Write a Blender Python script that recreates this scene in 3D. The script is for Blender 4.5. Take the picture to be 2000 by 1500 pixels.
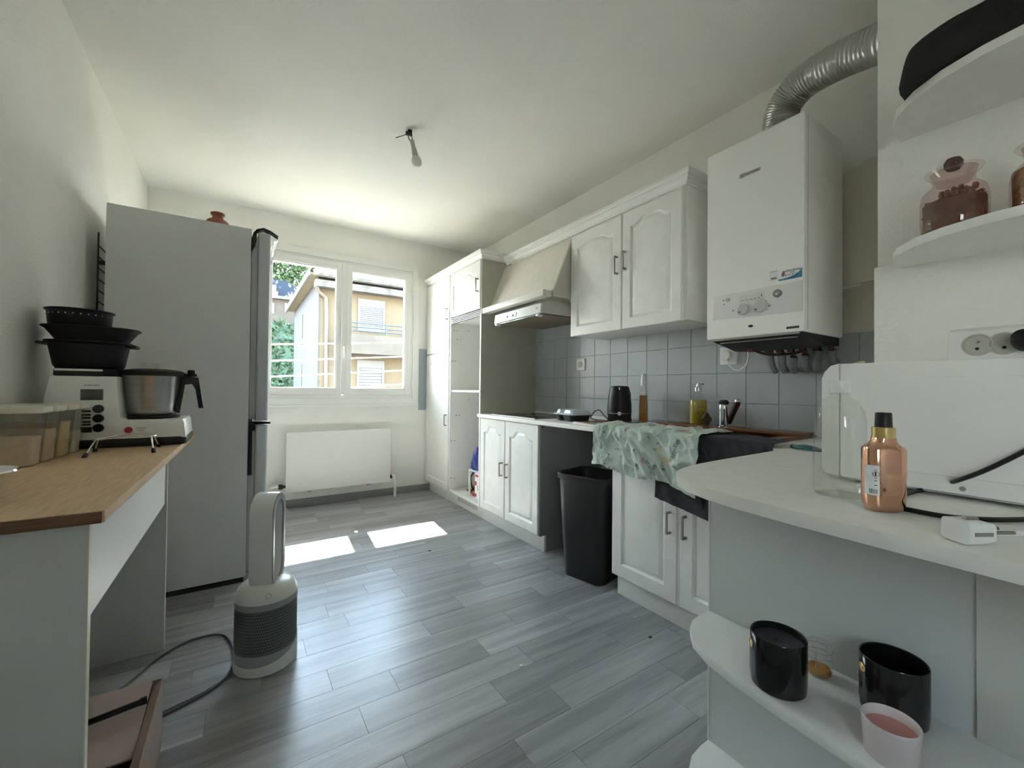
import bpy, bmesh, math, random
from mathutils import Vector, Matrix, Euler, noise as mnoise
random.seed(7)
PI = math.pi
scene = bpy.context.scene
for o in list(bpy.data.objects): bpy.data.objects.remove(o)
COL = scene.collection

# ------------------------------------------------------------------ camera
FPX, YAW, PITCH, ROLL, CAMH = 815.72, 0.576878, 0.0125785, 0.0104207, 1.10
fw = Vector((math.sin(YAW)*math.cos(PITCH), math.cos(YAW)*math.cos(PITCH), math.sin(PITCH)))
rt = Vector((math.cos(YAW), -math.sin(YAW), 0)); up = rt.cross(fw)
rt2 = rt*math.cos(ROLL)+up*math.sin(ROLL); up2 = -rt*math.sin(ROLL)+up*math.cos(ROLL)
cam_d = bpy.data.cameras.new('camera'); cam = bpy.data.objects.new('camera', cam_d); COL.objects.link(cam)
cam_d.sensor_width = 36.0; cam_d.sensor_fit = 'HORIZONTAL'; cam_d.lens = FPX/2000*36.0
cam_d.clip_start = 0.02; cam_d.clip_end = 300
m3 = Matrix((rt2, up2, -fw)).transposed()
cam.matrix_world = Matrix.Translation((0, 0, CAMH)) @ m3.to_4x4()
scene.camera = cam
def U(x, y, **k):
    """pixel of the photograph -> point where its ray meets the plane X=, Y= or Z="""
    d = m3 @ Vector(((x-1000)/FPX, (750-y)/FPX, -1.0)); a = list(k)[0]; i = 'XYZ'.index(a)
    o = Vector((0, 0, CAMH)); return o + d*((k[a]-o[i])/d[i])

# ------------------------------------------------------------------ light
SKY, SUN, EXPOSURE = 7.8, 58.0, 1.58
world = bpy.data.worlds.new('sky'); scene.world = world; world.use_nodes = True
wn = world.node_tree; bg = wn.nodes['Background']
wt_ = wn.nodes.new('ShaderNodeTexCoord'); wx = wn.nodes.new('ShaderNodeSeparateXYZ'); wr = wn.nodes.new('ShaderNodeValToRGB')   # clear sky: pale horizon, blue above
wn.links.new(wt_.outputs['Generated'], wx.inputs[0]); wn.links.new(wx.outputs['Z'], wr.inputs['Fac']); wn.links.new(wr.outputs['Color'], bg.inputs['Color'])
we = wr.color_ramp.elements; we[0].position = .0; we[0].color = (.94, .95, .93, 1); we[1].position = .75; we[1].color = (.46, .68, 1.0, 1)
e_ = we.new(.28); e_.color = (.80, .90, .98, 1); e_ = we.new(.45); e_.color = (.60, .79, 1.0, 1)
bg.inputs['Strength'].default_value = SKY
sun_d = bpy.data.lights.new('sun', 'SUN'); sun_d.energy = SUN; sun_d.angle = math.radians(0.53); sun_d.color = (1.0, 0.96, 0.90)
sun = bpy.data.objects.new('sun', sun_d); COL.objects.link(sun)
sun.rotation_euler = Vector((-0.075, -1.0, -1.08)).to_track_quat('-Z', 'Y').to_euler()
sun.location = (1, 8, 9)
vs = scene.view_settings; vs.view_transform = 'Standard'; vs.look = 'None'; vs.gamma = 1; vs.use_curve_mapping = False
vs.exposure = EXPOSURE
cy = scene.cycles; cy.use_denoising = True; cy.max_bounces = 10; cy.diffuse_bounces = 7; cy.glossy_bounces = 4
cy.transparent_max_bounces = 16; cy.transmission_bounces = 4; cy.use_adaptive_sampling = True; cy.adaptive_threshold = .015; cy.caustics_reflective = False; cy.caustics_refractive = False
cy.sample_clamp_indirect = 6.0

# ------------------------------------------------------------------ helpers
def lin(c):
    if isinstance(c, str):
        c = tuple(int(c[i:i+2], 16)/255 for i in (0, 2, 4))
        c = tuple(v/12.92 if v <= .04045 else ((v+.055)/1.055)**2.4 for v in c)
    return (*c, 1)
def mat(name, col, rough=.5, metal=0, var=.0, vscale=8, bump=0, bscale=60, stretch=None, spec=.5, coat=0, col2=None, emis=None):
    """procedural principled material: base colour, soft noise variation and fine relief"""
    m = bpy.data.materials.new(name); m.use_nodes = True; nt = m.node_tree; b = nt.nodes['Principled BSDF']
    c = lin(col); b.inputs['Base Color'].default_value = c
    b.inputs['Roughness'].default_value = rough; b.inputs['Metallic'].default_value = metal
    b.inputs['Specular IOR Level'].default_value = spec; b.inputs['Coat Weight'].default_value = coat
    if var or bump or col2:
        tc = nt.nodes.new('ShaderNodeTexCoord'); mp = nt.nodes.new('ShaderNodeMapping'); nt.links.new(tc.outputs['Object'], mp.inputs['Vector'])
        if stretch: mp.inputs['Scale'].default_value = stretch
    if var or col2:
        n = nt.nodes.new('ShaderNodeTexNoise'); n.inputs['Scale'].default_value = vscale; n.inputs['Detail'].default_value = 5
        nt.links.new(mp.outputs[0], n.inputs['Vector'])
        r = nt.nodes.new('ShaderNodeValToRGB'); r.color_ramp.elements[0].position = .3; r.color_ramp.elements[1].position = .7
        d = lin(col2) if col2 else tuple(max(0, v*(1-var)) for v in c[:3])+(1,)
        r.color_ramp.elements[0].color = d; r.color_ramp.elements[1].color = c
        nt.links.new(n.outputs['Fac'], r.inputs['Fac']); nt.links.new(r.outputs['Color'], b.inputs['Base Color'])
    if bump:
        n2 = nt.nodes.new('ShaderNodeTexNoise'); n2.inputs['Scale'].default_value = bscale; n2.inputs['Detail'].default_value = 4
        nt.links.new(mp.outputs[0], n2.inputs['Vector']); bp = nt.nodes.new('ShaderNodeBump'); bp.inputs['Strength'].default_value = bump
        bp.inputs['Distance'].default_value = .01
        nt.links.new(n2.outputs['Fac'], bp.inputs['Height']); nt.links.new(bp.outputs['Normal'], b.inputs['Normal'])
    return m
def glassmat(name, tint, gloss=.06, rough=.02):
    """thin clear sheet: transparent tint plus Fresnel reflection"""
    m = bpy.data.materials.new(name); m.use_nodes = True; nt = m.node_tree; nt.nodes.clear()
    out = nt.nodes.new('ShaderNodeOutputMaterial'); t = nt.nodes.new('ShaderNodeBsdfTransparent'); g = nt.nodes.new('ShaderNodeBsdfGlossy')
    t.inputs['Color'].default_value = lin(tint); g.inputs['Roughness'].default_value = rough
    mx = nt.nodes.new('ShaderNodeMixShader'); lw = nt.nodes.new('ShaderNodeLayerWeight'); lw.inputs['Blend'].default_value = .5
    pw = nt.nodes.new('ShaderNodeMath'); pw.operation = 'POWER'; pw.inputs[1].default_value = 5.0; nt.links.new(lw.outputs['Facing'], pw.inputs[0])
    ma = nt.nodes.new('ShaderNodeMath'); ma.operation = 'MULTIPLY_ADD'; ma.inputs[1].default_value = .6; ma.inputs[2].default_value = gloss*.5; nt.links.new(pw.outputs[0], ma.inputs[0])
    nt.links.new(ma.outputs[0], mx.inputs[0]); nt.links.new(t.outputs[0], mx.inputs[1]); nt.links.new(g.outputs[0], mx.inputs[2])
    nt.links.new(mx.outputs[0], out.inputs[0]); return m

class MB:
    """collects shapes into one mesh"""
    def __init__(s): s.bm = bmesh.new()
    def box(s, x0, x1, y0, y1, z0, z1, bev=0, seg=2):
        b = bmesh.new(); bmesh.ops.create_cube(b, size=1)
        for v in b.verts: v.co = Vector(((x0+x1)/2+v.co.x*(x1-x0), (y0+y1)/2+v.co.y*(y1-y0), (z0+z1)/2+v.co.z*(z1-z0)))
        if bev: bmesh.ops.bevel(b, geom=b.edges[:], offset=bev, segments=seg, affect='EDGES', profile=.6)
        s.add(b); return s
    def add(s, b, mtx=None):
        me = bpy.data.meshes.new('tmp'); b.to_mesh(me); b.free()
        if mtx: me.transform(mtx)
        s.bm.from_mesh(me); bpy.data.meshes.remove(me); return s
    def faces(s, vs, fs):
        v = [s.bm.verts.new(p) for p in vs]
        for f in fs:
            try: s.bm.faces.new([v[i] for i in f])
            except ValueError: pass
        return s
    def prism(s, pts, h0, h1, axis='Z', bev=0, seg=2):
        """polygon pts extruded along axis: Z (x,y), X (y,z), Y (x,z)"""
        f = {'Z': lambda a, b, h: (a, b, h), 'X': lambda a, b, h: (h, a, b), 'Y': lambda a, b, h: (a, h, b)}[axis]
        b = bmesh.new(); lo = [b.verts.new(f(p[0], p[1], h0)) for p in pts]; hi = [b.verts.new(f(p[0], p[1], h1)) for p in pts]
        n = len(pts); caps = [b.faces.new(lo), b.faces.new(hi)]
        for i in range(n): b.faces.new((lo[i], lo[(i+1) % n], hi[(i+1) % n], hi[i]))
        bmesh.ops.recalc_face_normals(b, faces=b.faces[:])
        if bev:
            eds = list({e for c in caps for e in c.edges}); bmesh.ops.bevel(b, geom=eds, offset=bev, segments=seg, affect='EDGES', profile=.6)
        s.add(b); return s
    def lathe(s, prof, c=(0, 0, 0), n=32, sx=1, sy=1, mtx=None):
        """profile [(r,z)] turned about z"""
        b = bmesh.new(); rings = []
        for r, z in prof:
            if r < 1e-5: rings.append([b.verts.new((0, 0, z))])
            else: rings.append([b.verts.new((r*sx*math.cos(2*PI*i/n), r*sy*math.sin(2*PI*i/n), z)) for i in range(n)])
        for a, d in zip(rings, rings[1:]):
            for i in range(n):
                j = (i+1) % n
                if len(a) == 1 and len(d) == 1: continue
                if len(a) == 1: b.faces.new((a[0], d[j], d[i]))
                elif len(d) == 1: b.faces.new((a[i], a[j], d[0]))
                else: b.faces.new((a[i], a[j], d[j], d[i]))
        s.add(b, (Matrix.Translation(c) @ mtx) if mtx else Matrix.Translation(c)); return s
    def tube(s, path, r, n=10, closed=False, caps=True, rf=None):
        P = [Vector(p) for p in path]; b = bmesh.new(); rings = []; N = len(P); prev = None
        for i, p in enumerate(P):
            a = P[(i-1) % N] if closed else P[max(i-1, 0)]; d = P[(i+1) % N] if closed else P[min(i+1, N-1)]
            t = (d-a).normalized() if (d-a).length > 1e-9 else Vector((0, 0, 1))
            if prev is None:
                u = t.cross(Vector((0, 0, 1)));
                if u.length < 1e-3: u = t.cross(Vector((1, 0, 0)))
            else: u = prev - t*prev.dot(t)
            u.normalize(); prev = u; w = t.cross(u); rr = rf(i) if rf else r
            rings.append([b.verts.new(p+(u*math.cos(2*PI*k/n)+w*math.sin(2*PI*k/n))*rr) for k in range(n)])
        for i in range(N if closed else N-1):
            a, d = rings[i], rings[(i+1) % N]
            for k in range(n): b.faces.new((a[k], a[(k+1) % n], d[(k+1) % n], d[k]))
        if caps and not closed: b.faces.new(rings[0][::-1]); b.faces.new(rings[-1])
        s.add(b); return s
    def loft(s, loops, cap0=True, cap1=True):
        b = bmesh.new(); R = [[b.verts.new(p) for p in L] for L in loops]; n = len(R[0])
        for a, d in zip(R, R[1:]):
            for i in range(n): b.faces.new((a[i], a[(i+1) % n], d[(i+1) % n], d[i]))
        if cap0: b.faces.new(R[0][::-1])
        if cap1: b.faces.new(R[-1])
        bmesh.ops.recalc_face_normals(b, faces=b.faces[:]); s.add(b); return s
    def grid(s, fn, nu, nv):
        vs = [fn(i/nu, j/nv) for j in range(nv+1) for i in range(nu+1)]; w = nu+1
        return s.faces(vs, [(j*w+i, j*w+i+1, (j+1)*w+i+1, (j+1)*w+i) for j in range(nv) for i in range(nu)])
    def text(s, txt, size, mtx, ext=.0004, align='CENTER'):
        cu = bpy.data.curves.new('lettering', 'FONT'); cu.body = txt; cu.size = size; cu.extrude = ext; cu.align_x = align; cu.align_y = 'CENTER'; cu.resolution_u = 2
        ob = bpy.data.objects.new('lettering', cu); me = bpy.data.meshes.new_from_object(ob); me.transform(mtx); s.bm.from_mesh(me)
        bpy.data.objects.remove(ob); bpy.data.meshes.remove(me); bpy.data.curves.remove(cu); return s
    def rot(s, mtx): bmesh.ops.transform(s.bm, matrix=mtx, verts=s.bm.verts[:]); return s

def crom(pts, n=8, closed=False):
    """smooth curve through points"""
    P = [Vector(p) for p in pts]; out = []; N = len(P)
    for i in range(N if closed else N-1):
        p0 = P[(i-1) % N] if closed or i > 0 else P[0]; p1 = P[i]; p2 = P[(i+1) % N]; p3 = P[(i+2) % N] if closed or i+2 < N else P[-1]
        for k in range(n):
            t = k/n; out.append(.5*((2*p1)+(p2-p0)*t+(2*p0-5*p1+4*p2-p3)*t*t+(3*p1-p0-3*p2+p3)*t**3))
    if not closed: out.append(P[-1])
    return out
def rrect(x0, x1, y0, y1, r, n=5):
    out = []
    for cx, cy_, a in ((x1-r, y1-r, 0), (x0+r, y1-r, 90), (x0+r, y0+r, 180), (x1-r, y0+r, 270)):
        for k in range(n+1):
            t = math.radians(a+90*k/n); out.append((cx+r*math.cos(t), cy_+r*math.sin(t)))
    return out
def link(name, mb, material, smooth=35):
    me = bpy.data.meshes.new(name); bm = mb.bm; bmesh.ops.remove_doubles(bm, verts=bm.verts[:], dist=1e-6)
    bmesh.ops.recalc_face_normals(bm, faces=bm.faces[:]); bm.to_mesh(me); bm.free()
    if smooth:
        for p in me.polygons: p.use_smooth = True
        me.set_sharp_from_angle(angle=math.radians(smooth))
    me.materials.append(material); o = bpy.data.objects.new(name, me); COL.objects.link(o); return o
def tag(o, label, cat, group=None):
    o['label'] = label; o['category'] = cat
    if group: o['group'] = group
    return o
def struct(name, mb, m, smooth=35):
    o = link(name, mb, m, smooth); o['kind'] = 'structure'; return o
def single(name, mb, m, label, cat, group=None, smooth=35, loc=None):
    """a thing that is one mesh; loc = its base point, mesh given in world coordinates"""
    if loc: mb.rot(Matrix.Translation(-Vector(loc)))
    o = link(name, mb, m, smooth); tag(o, label, cat, group)
    if loc: o.location = loc
    return o
def thing(name, label, cat, loc=(0, 0, 0), rotz=0, group=None, tilt=None):
    o = bpy.data.objects.new(name, None); COL.objects.link(o); o.location = loc; o.rotation_euler = tilt if tilt else (0, 0, rotz)
    o.empty_display_size = .05; return tag(o, label, cat, group)
def part(parent, name, mb, m, label=None, smooth=35, world=True):
    """a part under its thing (or under a part); world=True: mesh in world coordinates"""
    if world:
        root = parent.parent or parent
        mtx = Matrix.LocRotScale(root.location, root.rotation_euler, None).inverted(); mb.rot(mtx)
    o = link(name, mb, m, smooth); o.parent = parent
    if label: o['label'] = label
    return o
def clone(o, parent=None, loc=None, rotz=None, **props):
    c = o.copy(); COL.objects.link(c); c.parent = parent
    if loc is not None: c.location = loc
    if rotz is not None: c.rotation_euler[2] = rotz
    for k, v in props.items(): c[k] = v
    for ch in list(o.children): clone(ch, c)
    return c

# ------------------------------------------------------------------ materials
M = {}
M['wall'] = mat('wall paint', (.86, .85, .80), .8, var=.05, vscale=3, bump=.25, bscale=90)
M['ceil'] = mat('ceiling paint', (.86, .85, .80), .85, var=.04, vscale=2, bump=.15, bscale=70)
M['cab'] = mat('painted cabinet', (.87, .865, .825), .38, var=.06, vscale=14, bump=.05, bscale=120)
M['cabin'] = mat('white melamine', (.84, .84, .815), .45, var=.03)
M['greyside'] = mat('grey melamine side', (.30, .31, .31), .55, var=.05)
M['hoodpaint'] = mat('cream painted board', (.74, .71, .62), .55, var=.08, vscale=20, bump=.06)
M['counter'] = mat('white laminate', (.90, .89, .83), .35, var=.07, vscale=30, bump=.03, bscale=200)
M['tile'] = mat('grey painted tile', (.44, .465, .465), .38, var=.10, vscale=9, bump=.08, bscale=50)
M['grout'] = mat('grout', (.27, .30, .31), .8)
M['white'] = mat('white plastic', (.82, .82, .79), .35)
M['whitemetal'] = mat('white enamel', (.90, .895, .86), .3)
M['radiator'] = mat('radiator enamel', (.82, .81, .77), .35, var=.02)
M['fridge'] = mat('fridge side grey', (.74, .745, .73), .38, var=.03, bump=.03, bscale=200)
M['fridgedoor'] = mat('fridge door silver', (.58, .61, .63), .35, metal=.0)
M['black'] = mat('black plastic', (.010, .010, .011), .42, spec=.3)
M['blackmatt'] = mat('black matt', (.018, .018, .018), .6)
M['rubber'] = mat('black rubber', (.02, .02, .022), .7)
M['bin'] = mat('black bin plastic', (.012, .012, .013), .38, bump=.04, bscale=300)
M['steel'] = mat('brushed steel', (.55, .54, .52), .28, metal=1, var=.1, stretch=(1, 1, 20))
M['chrome'] = mat('chrome', (.75, .76, .77), .08, metal=1)
M['nickel'] = mat('brushed nickel', (.38, .35, .32), .35, metal=1)
M['alu'] = mat('corrugated aluminium', (.55, .55, .52), .32, metal=1, var=.12, vscale=30)
M['screen'] = mat('dark lcd', (.06, .07, .06), .25)
M['hob'] = mat('black glass', (.01, .01, .012), .08)
M['wood'] = mat('oak veneer', (.69, .49, .285), .42, col2=(.54, .36, .20), vscale=9, stretch=(14, 1.2, 14), bump=.05, bscale=30)
M['woodedge'] = mat('oak edge', (.20, .10, .05), .5, col2=(.11, .05, .025), vscale=8, stretch=(1.5, 12, 30))
M['panel'] = mat('pale melamine', (.60, .62, .60), .5, var=.03)
M['edgeband'] = mat('cream edge band', (.72, .70, .58), .4)
M['terracotta'] = mat('terracotta', (.30, .10, .055), .6, var=.2, vscale=20)
M['brownsink'] = mat('brown composite', (.17, .062, .028), .25, var=.15, vscale=60)
M['base'] = mat('grey vinyl baseboard', (.25, .25, .24), .5, var=.1)
M['window'] = mat('white pvc', (.83, .83, .80), .3)
M['pane'] = glassmat('window glass', (.97, .985, .98))
M['clear'] = glassmat('clear plastic', (.955, .962, .95), .12)
M['glassware'] = glassmat('pink tinted glass', (.90, .82, .80), .14)
M['frosty'] = glassmat('frosted plastic', (.93, .93, .89), .16, .25)
M['copper'] = mat('rose gold', (.75, .43, .30), .10, metal=1)
M['gold'] = mat('gold metal', (.72, .53, .23), .25, metal=1)
M['paper'] = mat('white paper', (.85, .86, .88), .5)
M['ink'] = mat('black ink', (.02, .02, .02), .6)
M['red'] = mat('red print', (.45, .02, .03), .5)
M['mesh'] = mat('grey grille', (.13, .14, .145), .4)
M['fanwhite'] = mat('fan shell', (.72, .73, .70), .3)
M['fangrey'] = mat('fan satin grey', (.33, .35, .36), .32)
M['cardboard'] = mat('cardboard', (.44, .345, .30), .8, var=.12, vscale=6)
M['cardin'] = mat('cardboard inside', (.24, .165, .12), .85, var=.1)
M['socketgrey'] = mat('grey plastic', (.45, .45, .43), .45)
M['wax'] = mat('dark wax', (.03, .03, .036), .45)
M['pinkwax'] = mat('pink wax', (.66, .30, .28), .5)
M['milk'] = mat('milky glass', (.74, .66, .64), .28)
# ================================================================== the room
XL, XR, YB, ZC, YR = -0.635, 2.270, 4.304, 2.666, -2.0
WX0, WX1, WZ0, WZ1 = .125, 1.54, .99, 2.335          # window hole
floor = struct('floor', MB().box(XL-.2, XR+.2, YR-.2, YB+.05, -.12, -.004), mat('floor seam', (.16, .16, .16), .7))
def plank_mat():
    m = bpy.data.materials.new('grey wood print vinyl'); m.use_nodes = True; nt = m.node_tree; b = nt.nodes['Principled BSDF']
    N = nt.nodes.new; L = nt.links.new
    g = N('ShaderNodeNewGeometry'); oi = N('ShaderNodeObjectInfo'); mp = N('ShaderNodeVectorMath'); mp.operation = 'MULTIPLY'
    mp.inputs[1].default_value = (1.6, 26, 26); L(g.outputs['Position'], mp.inputs[0])
    off = N('ShaderNodeVectorMath'); off.operation = 'ADD'; sc = N('ShaderNodeMath'); sc.operation = 'MULTIPLY'; sc.inputs[1].default_value = 40
    L(oi.outputs['Random'], sc.inputs[0]); L(sc.outputs[0], off.inputs[1]); L(mp.outputs[0], off.inputs[0])
    n = N('ShaderNodeTexNoise'); n.inputs['Scale'].default_value = .75; n.inputs['Detail'].default_value = 3; n.inputs['Distortion'].default_value = .5; L(off.outputs[0], n.inputs['Vector'])
    n2 = N('ShaderNodeTexNoise'); n2.inputs['Scale'].default_value = 5; n2.inputs['Detail'].default_value = 4; L(off.outputs[0], n2.inputs['Vector'])
    r = N('ShaderNodeValToRGB'); e = r.color_ramp.elements; e[0].position = .32; e[0].color = (.22, .225, .23, 1); e[1].position = .68; e[1].color = (.42, .43, .435, 1)
    mx = N('ShaderNodeMath'); mx.operation = 'MULTIPLY_ADD'; mx.inputs[1].default_value = .22; L(n2.outputs['Fac'], mx.inputs[0])
    t = N('ShaderNodeMath'); t.operation = 'MULTIPLY'; t.inputs[1].default_value = .78; L(n.outputs['Fac'], t.inputs[0]); L(t.outputs[0], mx.inputs[2])
    L(mx.outputs[0], r.inputs['Fac'])
    ra = N('ShaderNodeValToRGB'); q = ra.color_ramp.elements; q[0].color = (.78, .77, .76, 1); q[1].color = (1.22, 1.22, 1.22, 1); L(oi.outputs['Random'], ra.inputs['Fac'])
    mul = N('ShaderNodeMix'); mul.data_type = 'RGBA'; mul.blend_type = 'MULTIPLY'; mul.inputs['Factor'].default_value = 1
    L(r.outputs['Color'], mul.inputs['A']); L(ra.outputs['Color'], mul.inputs['B']); L(mul.outputs['Result'], b.inputs['Base Color'])
    b.inputs['Roughness'].default_value = .32; b.inputs['Specular IOR Level'].default_value = .7
    bp = N('ShaderNodeBump'); bp.inputs['Strength'].default_value = .12; bp.inputs['Distance'].default_value = .004; L(n2.outputs['Fac'], bp.inputs['Height']); L(bp.outputs['Normal'], b.inputs['Normal'])
    return m
M['plank'] = plank_mat()
# measured butt joints: row (far edge = 1.235+.1322*(row+1)) -> x of the joints
JOINT = {-2: [.738], -1: [.976], 0: [.804], 1: [1.01], 2: [.884], 3: [1.104, .30], 4: [1.372, .734], 5: [.966, 1.608], 6: [1.16], 7: [.755], 8: [1.218, .592],
         9: [1.43, .793], 10: [1.302, .665], 11: [1.522, .889], 12: [.528], 18: [1.09], 19: [1.315], 20: [.94], 21: [1.17]}
PP = .1322; rp = random.Random(3)
for row in range(-9, 24):
    y0 = 1.235+PP*row; y1 = min(y0+PP, YB+.02)
    if y0 > YB: break
    js = sorted(JOINT.get(row, [rp.uniform(.1, 1.3)])); cuts = list(js)
    x = js[0]
    while x > XL: x -= rp.choice((.38, .55, .65, .72)); cuts.append(x)
    x = js[-1]
    while x < 1.9: x += rp.choice((.45, .6, .7)); cuts.append(x)
    cuts = sorted({min(max(c, XL-.01), XR+.01) for c in cuts})
    for a, c in zip(cuts, cuts[1:]):
        if c-a < .02: continue
        dz = rp.uniform(-.0003, 0)
        o = link('plank', MB().box(a+.0006, c-.0006, y0+.0006, y1-.0006, -.006, dz), M['plank'], 0); o.parent = floor
ceiling = struct('ceiling', MB().box(XL-.2, XR+.2, YR-.2, YB+.3, ZC, ZC+.15), M['ceil'])
RY0, RY1, RZ0, RZ1 = -1.65, -1.02, 1.10, 2.05           # made-up window opening in the left wall, unseen, added to brighten the near side
struct('wall_left', MB().box(XL-.2, XL, YR-.2, RY0, -.1, ZC+.05).box(XL-.2, XL, RY1, YB+.3, -.1, ZC+.05).box(XL-.2, XL, RY0, RY1, -.1, RZ0).box(XL-.2, XL, RY0, RY1, RZ1, ZC+.05), M['wall'])
wb = MB(); TH = .30
wb.box(XL-.1, WX0, YB, YB+TH, -.1, ZC+.05).box(WX1, XR+.1, YB, YB+TH, -.1, ZC+.05).box(WX0, WX1, YB, YB+TH, -.1, WZ0).box(WX0, WX1, YB, YB+TH, WZ1, ZC+.05)
wall_back = struct('wall_back', wb, M['wall'])
wall_right = struct('wall_right', MB().box(XR, XR+.2, YR-.2, YB+.3, -.1, ZC+.05), M['wall'])
struct('wall_rear', MB().box(XL-.2, XR+.2, YR-.2, YR, -.1, ZC+.05), M['wall'])
CHX, CHY = 1.633, .461
wall_ch = struct('wall_chimney', MB().box(CHX, XR+.05, YR, CHY, -.05, ZC+.02, .004, 2), M['wall'])
part(wall_ch, 'lower_facing', MB().box(CHX-.004, XR, YR, CHY+.007, .80, 1.485, .003), M['wall'])
bb = struct('baseboard_back', MB().box(XL, 1.76, YB-.012, YB+.01, -.004, .07, .003), M['base'])
struct('baseboard_left', MB().box(XL-.01, XL+.012, YR, YB, -.004, .07, .003), M['base'])
# grey painted tile strip beside the window
struct('trim_2', MB().box(1.606, 1.77, YB-.008, YB+.01, .868, 1.522, .002), mat('grey paint', (.33, .37, .39), .5, var=.06))
# tiled splashback
PT = .1625
for r, (z0, z1) in enumerate(((.874, 1.037), (1.037, 1.2), (1.2, 1.364), (1.364, 1.527), (1.527, 1.69))):
    for c in range(-13, 5):
        y0 = 2.486+PT*c; y1 = min(y0+PT, 3.087); y0 = max(y0, CHY)
        if y1-y0 < .02 or (r == 3 and y1 < 1.15) or (r == 4 and y0 < 2.15): continue
        o = link('tile', MB().box(XR-.010+random.uniform(-.0008, .0008), XR+.004, y0+.0012, y1-.0012, z0+.0012, z1-.0012, .0015, 1), M['tile']); o.parent = wall_right
part(wall_right, 'grout_bed', MB().box(XR-.007, XR+.002, CHY, 3.087, .874, 1.364).box(XR-.007, XR+.002, 1.15, 3.087, 1.364, 1.527).box(XR-.007, XR+.002, 2.15, 3.087, 1.527, 1.69), M['grout'])
# rough plaster beside the boiler
M['oldplaster'] = mat('bare stained plaster', (.66, .63, .53), .9, col2=(.52, .48, .38), vscale=5, bump=.5, bscale=25)
edge = [(.462, 1.364), (.80, 1.364), (.80, 1.56), (.70, 1.57), (.665, 1.60), (.60, 1.585), (.462, 1.60)]
part(wall_right, 'bare_plaster', MB().prism(edge, XR-.004, XR+.01, 'X'), M['oldplaster'])
part(wall_right, 'cream_board', MB().prism([(.565, 1.58), (.77, 1.58), (.775, 2.08), (.70, 2.10), (.66, 2.115), (.62, 2.10), (.57, 2.13), (.565, 1.8)], XR-.012, XR+.01, 'X', .002), mat('cream paint board', (.72, .68, .56), .7, var=.08, vscale=6))
ob = single('wall_hook', MB().tube([(XL-.01, 1.25, 1.84), (XL+.02, 1.25, 1.84), (XL+.024, 1.25, 1.847)], .0022, 6), M['nickel'], 'small bent metal hook in the bare white wall', 'hook')
ob.location = (0, 0, 0)

# ------------------------------------------------------------------ window
win = bpy.data.objects.new('window_1', None); COL.objects.link(win); win['kind'] = 'structure'; win.location = ((WX0+WX1)/2, YB, WZ0)
fo = MB()
def frame_rect(mb, x0, x1, z0, z1, w, y0, y1, bev=.006):
    mb.box(x0, x0+w, y0, y1, z0, z1, bev).box(x1-w, x1, y0, y1, z0, z1, bev).box(x0+w-.004, x1-w+.004, y0+.0005, y1-.0005, z0, z0+w, bev).box(x0+w-.004, x1-w+.004, y0+.0005, y1-.0005, z1-w, z1, bev); return mb
part(win, 'casing', frame_rect(MB(), .078, 1.587, .935, 2.392, .062, YB-.02, YB+.02, .007), M['window'])
part(win, 'frame', frame_rect(MB(), .118, 1.548, .985, 2.34, .045, YB-.012, YB+.06, .005), M['window'])
for x0, x1 in ((.160, .826), (.840, 1.500)):
    sash = part(win, 'sash', frame_rect(MB(), x0, x1, 1.030, 2.300, .058, YB-.035, YB+.035, .008), M['window'])
    gx0, gx1 = x0+.055, x1-.055
    part(sash, 'pane', MB().box(gx0, gx1, YB+.004, YB+.008, 1.083, 2.245), M['pane'])
    part(sash, 'glazing_bead', frame_rect(MB(), gx0-.002, gx1+.002, 1.084, 2.244, .014, YB-.028, YB+.028, .004), M['window'])
part(win, 'mullion_cover', MB().box(.808, .858, YB-.05, YB-.03, 1.03, 2.30, .008), M['window'])
h = part(win, 'handle', MB().box(.822, .846, YB-.06, YB-.048, 1.43, 1.52, .005).tube([(.834, YB-.055, 1.485), (.834, YB-.085, 1.485)], .009).box(.825, .843, YB-.098, YB-.082, 1.375, 1.495, .006), M['white'])
for z in (1.14, 1.60, 2.13):
    part(win, 'hinge', MB().lathe([(0, -.045), (.008, -.045), (.008, .045), (0, .045)], (1.512, YB-.038, z), 12), M['white'])
part(win, 'outer_sill', MB().box(WX0-.03, WX1+.03, YB+.06, YB+.38, .955, .995, .006), mat('stone sill', (.55, .53, .48), .7, var=.1))
part(win, 'inner_sill', MB().box(.07, 1.595, YB-.03, YB+.01, .912, .938, .006), M['window'])
w2 = bpy.data.objects.new('fill_window', None); COL.objects.link(w2); w2['kind'] = 'structure'; w2.location = (XL-.1, (RY0+RY1)/2, RZ0)  # added window behind the camera, only there to let in fill light
fx0, fx1, ym = XL-.14, XL-.07, (RY0+RY1)/2
part(w2, 'frame', MB().box(fx0, fx1, RY0, RY0+.06, RZ0, RZ1, .006).box(fx0, fx1, RY1-.06, RY1, RZ0, RZ1, .006).box(fx0, fx1, RY0+.05, RY1-.05, RZ0, RZ0+.06, .006).box(fx0, fx1, RY0+.05, RY1-.05, RZ1-.06, RZ1, .006).box(fx0, fx1, ym-.04, ym+.04, RZ0+.05, RZ1-.05, .006), M['window'])
for ya, yb in ((RY0+.055, ym-.038), (ym+.038, RY1-.055)): part(w2, 'pane', MB().box(XL-.107, XL-.103, ya, yb, RZ0+.055, RZ1-.055), M['pane'])
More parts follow.
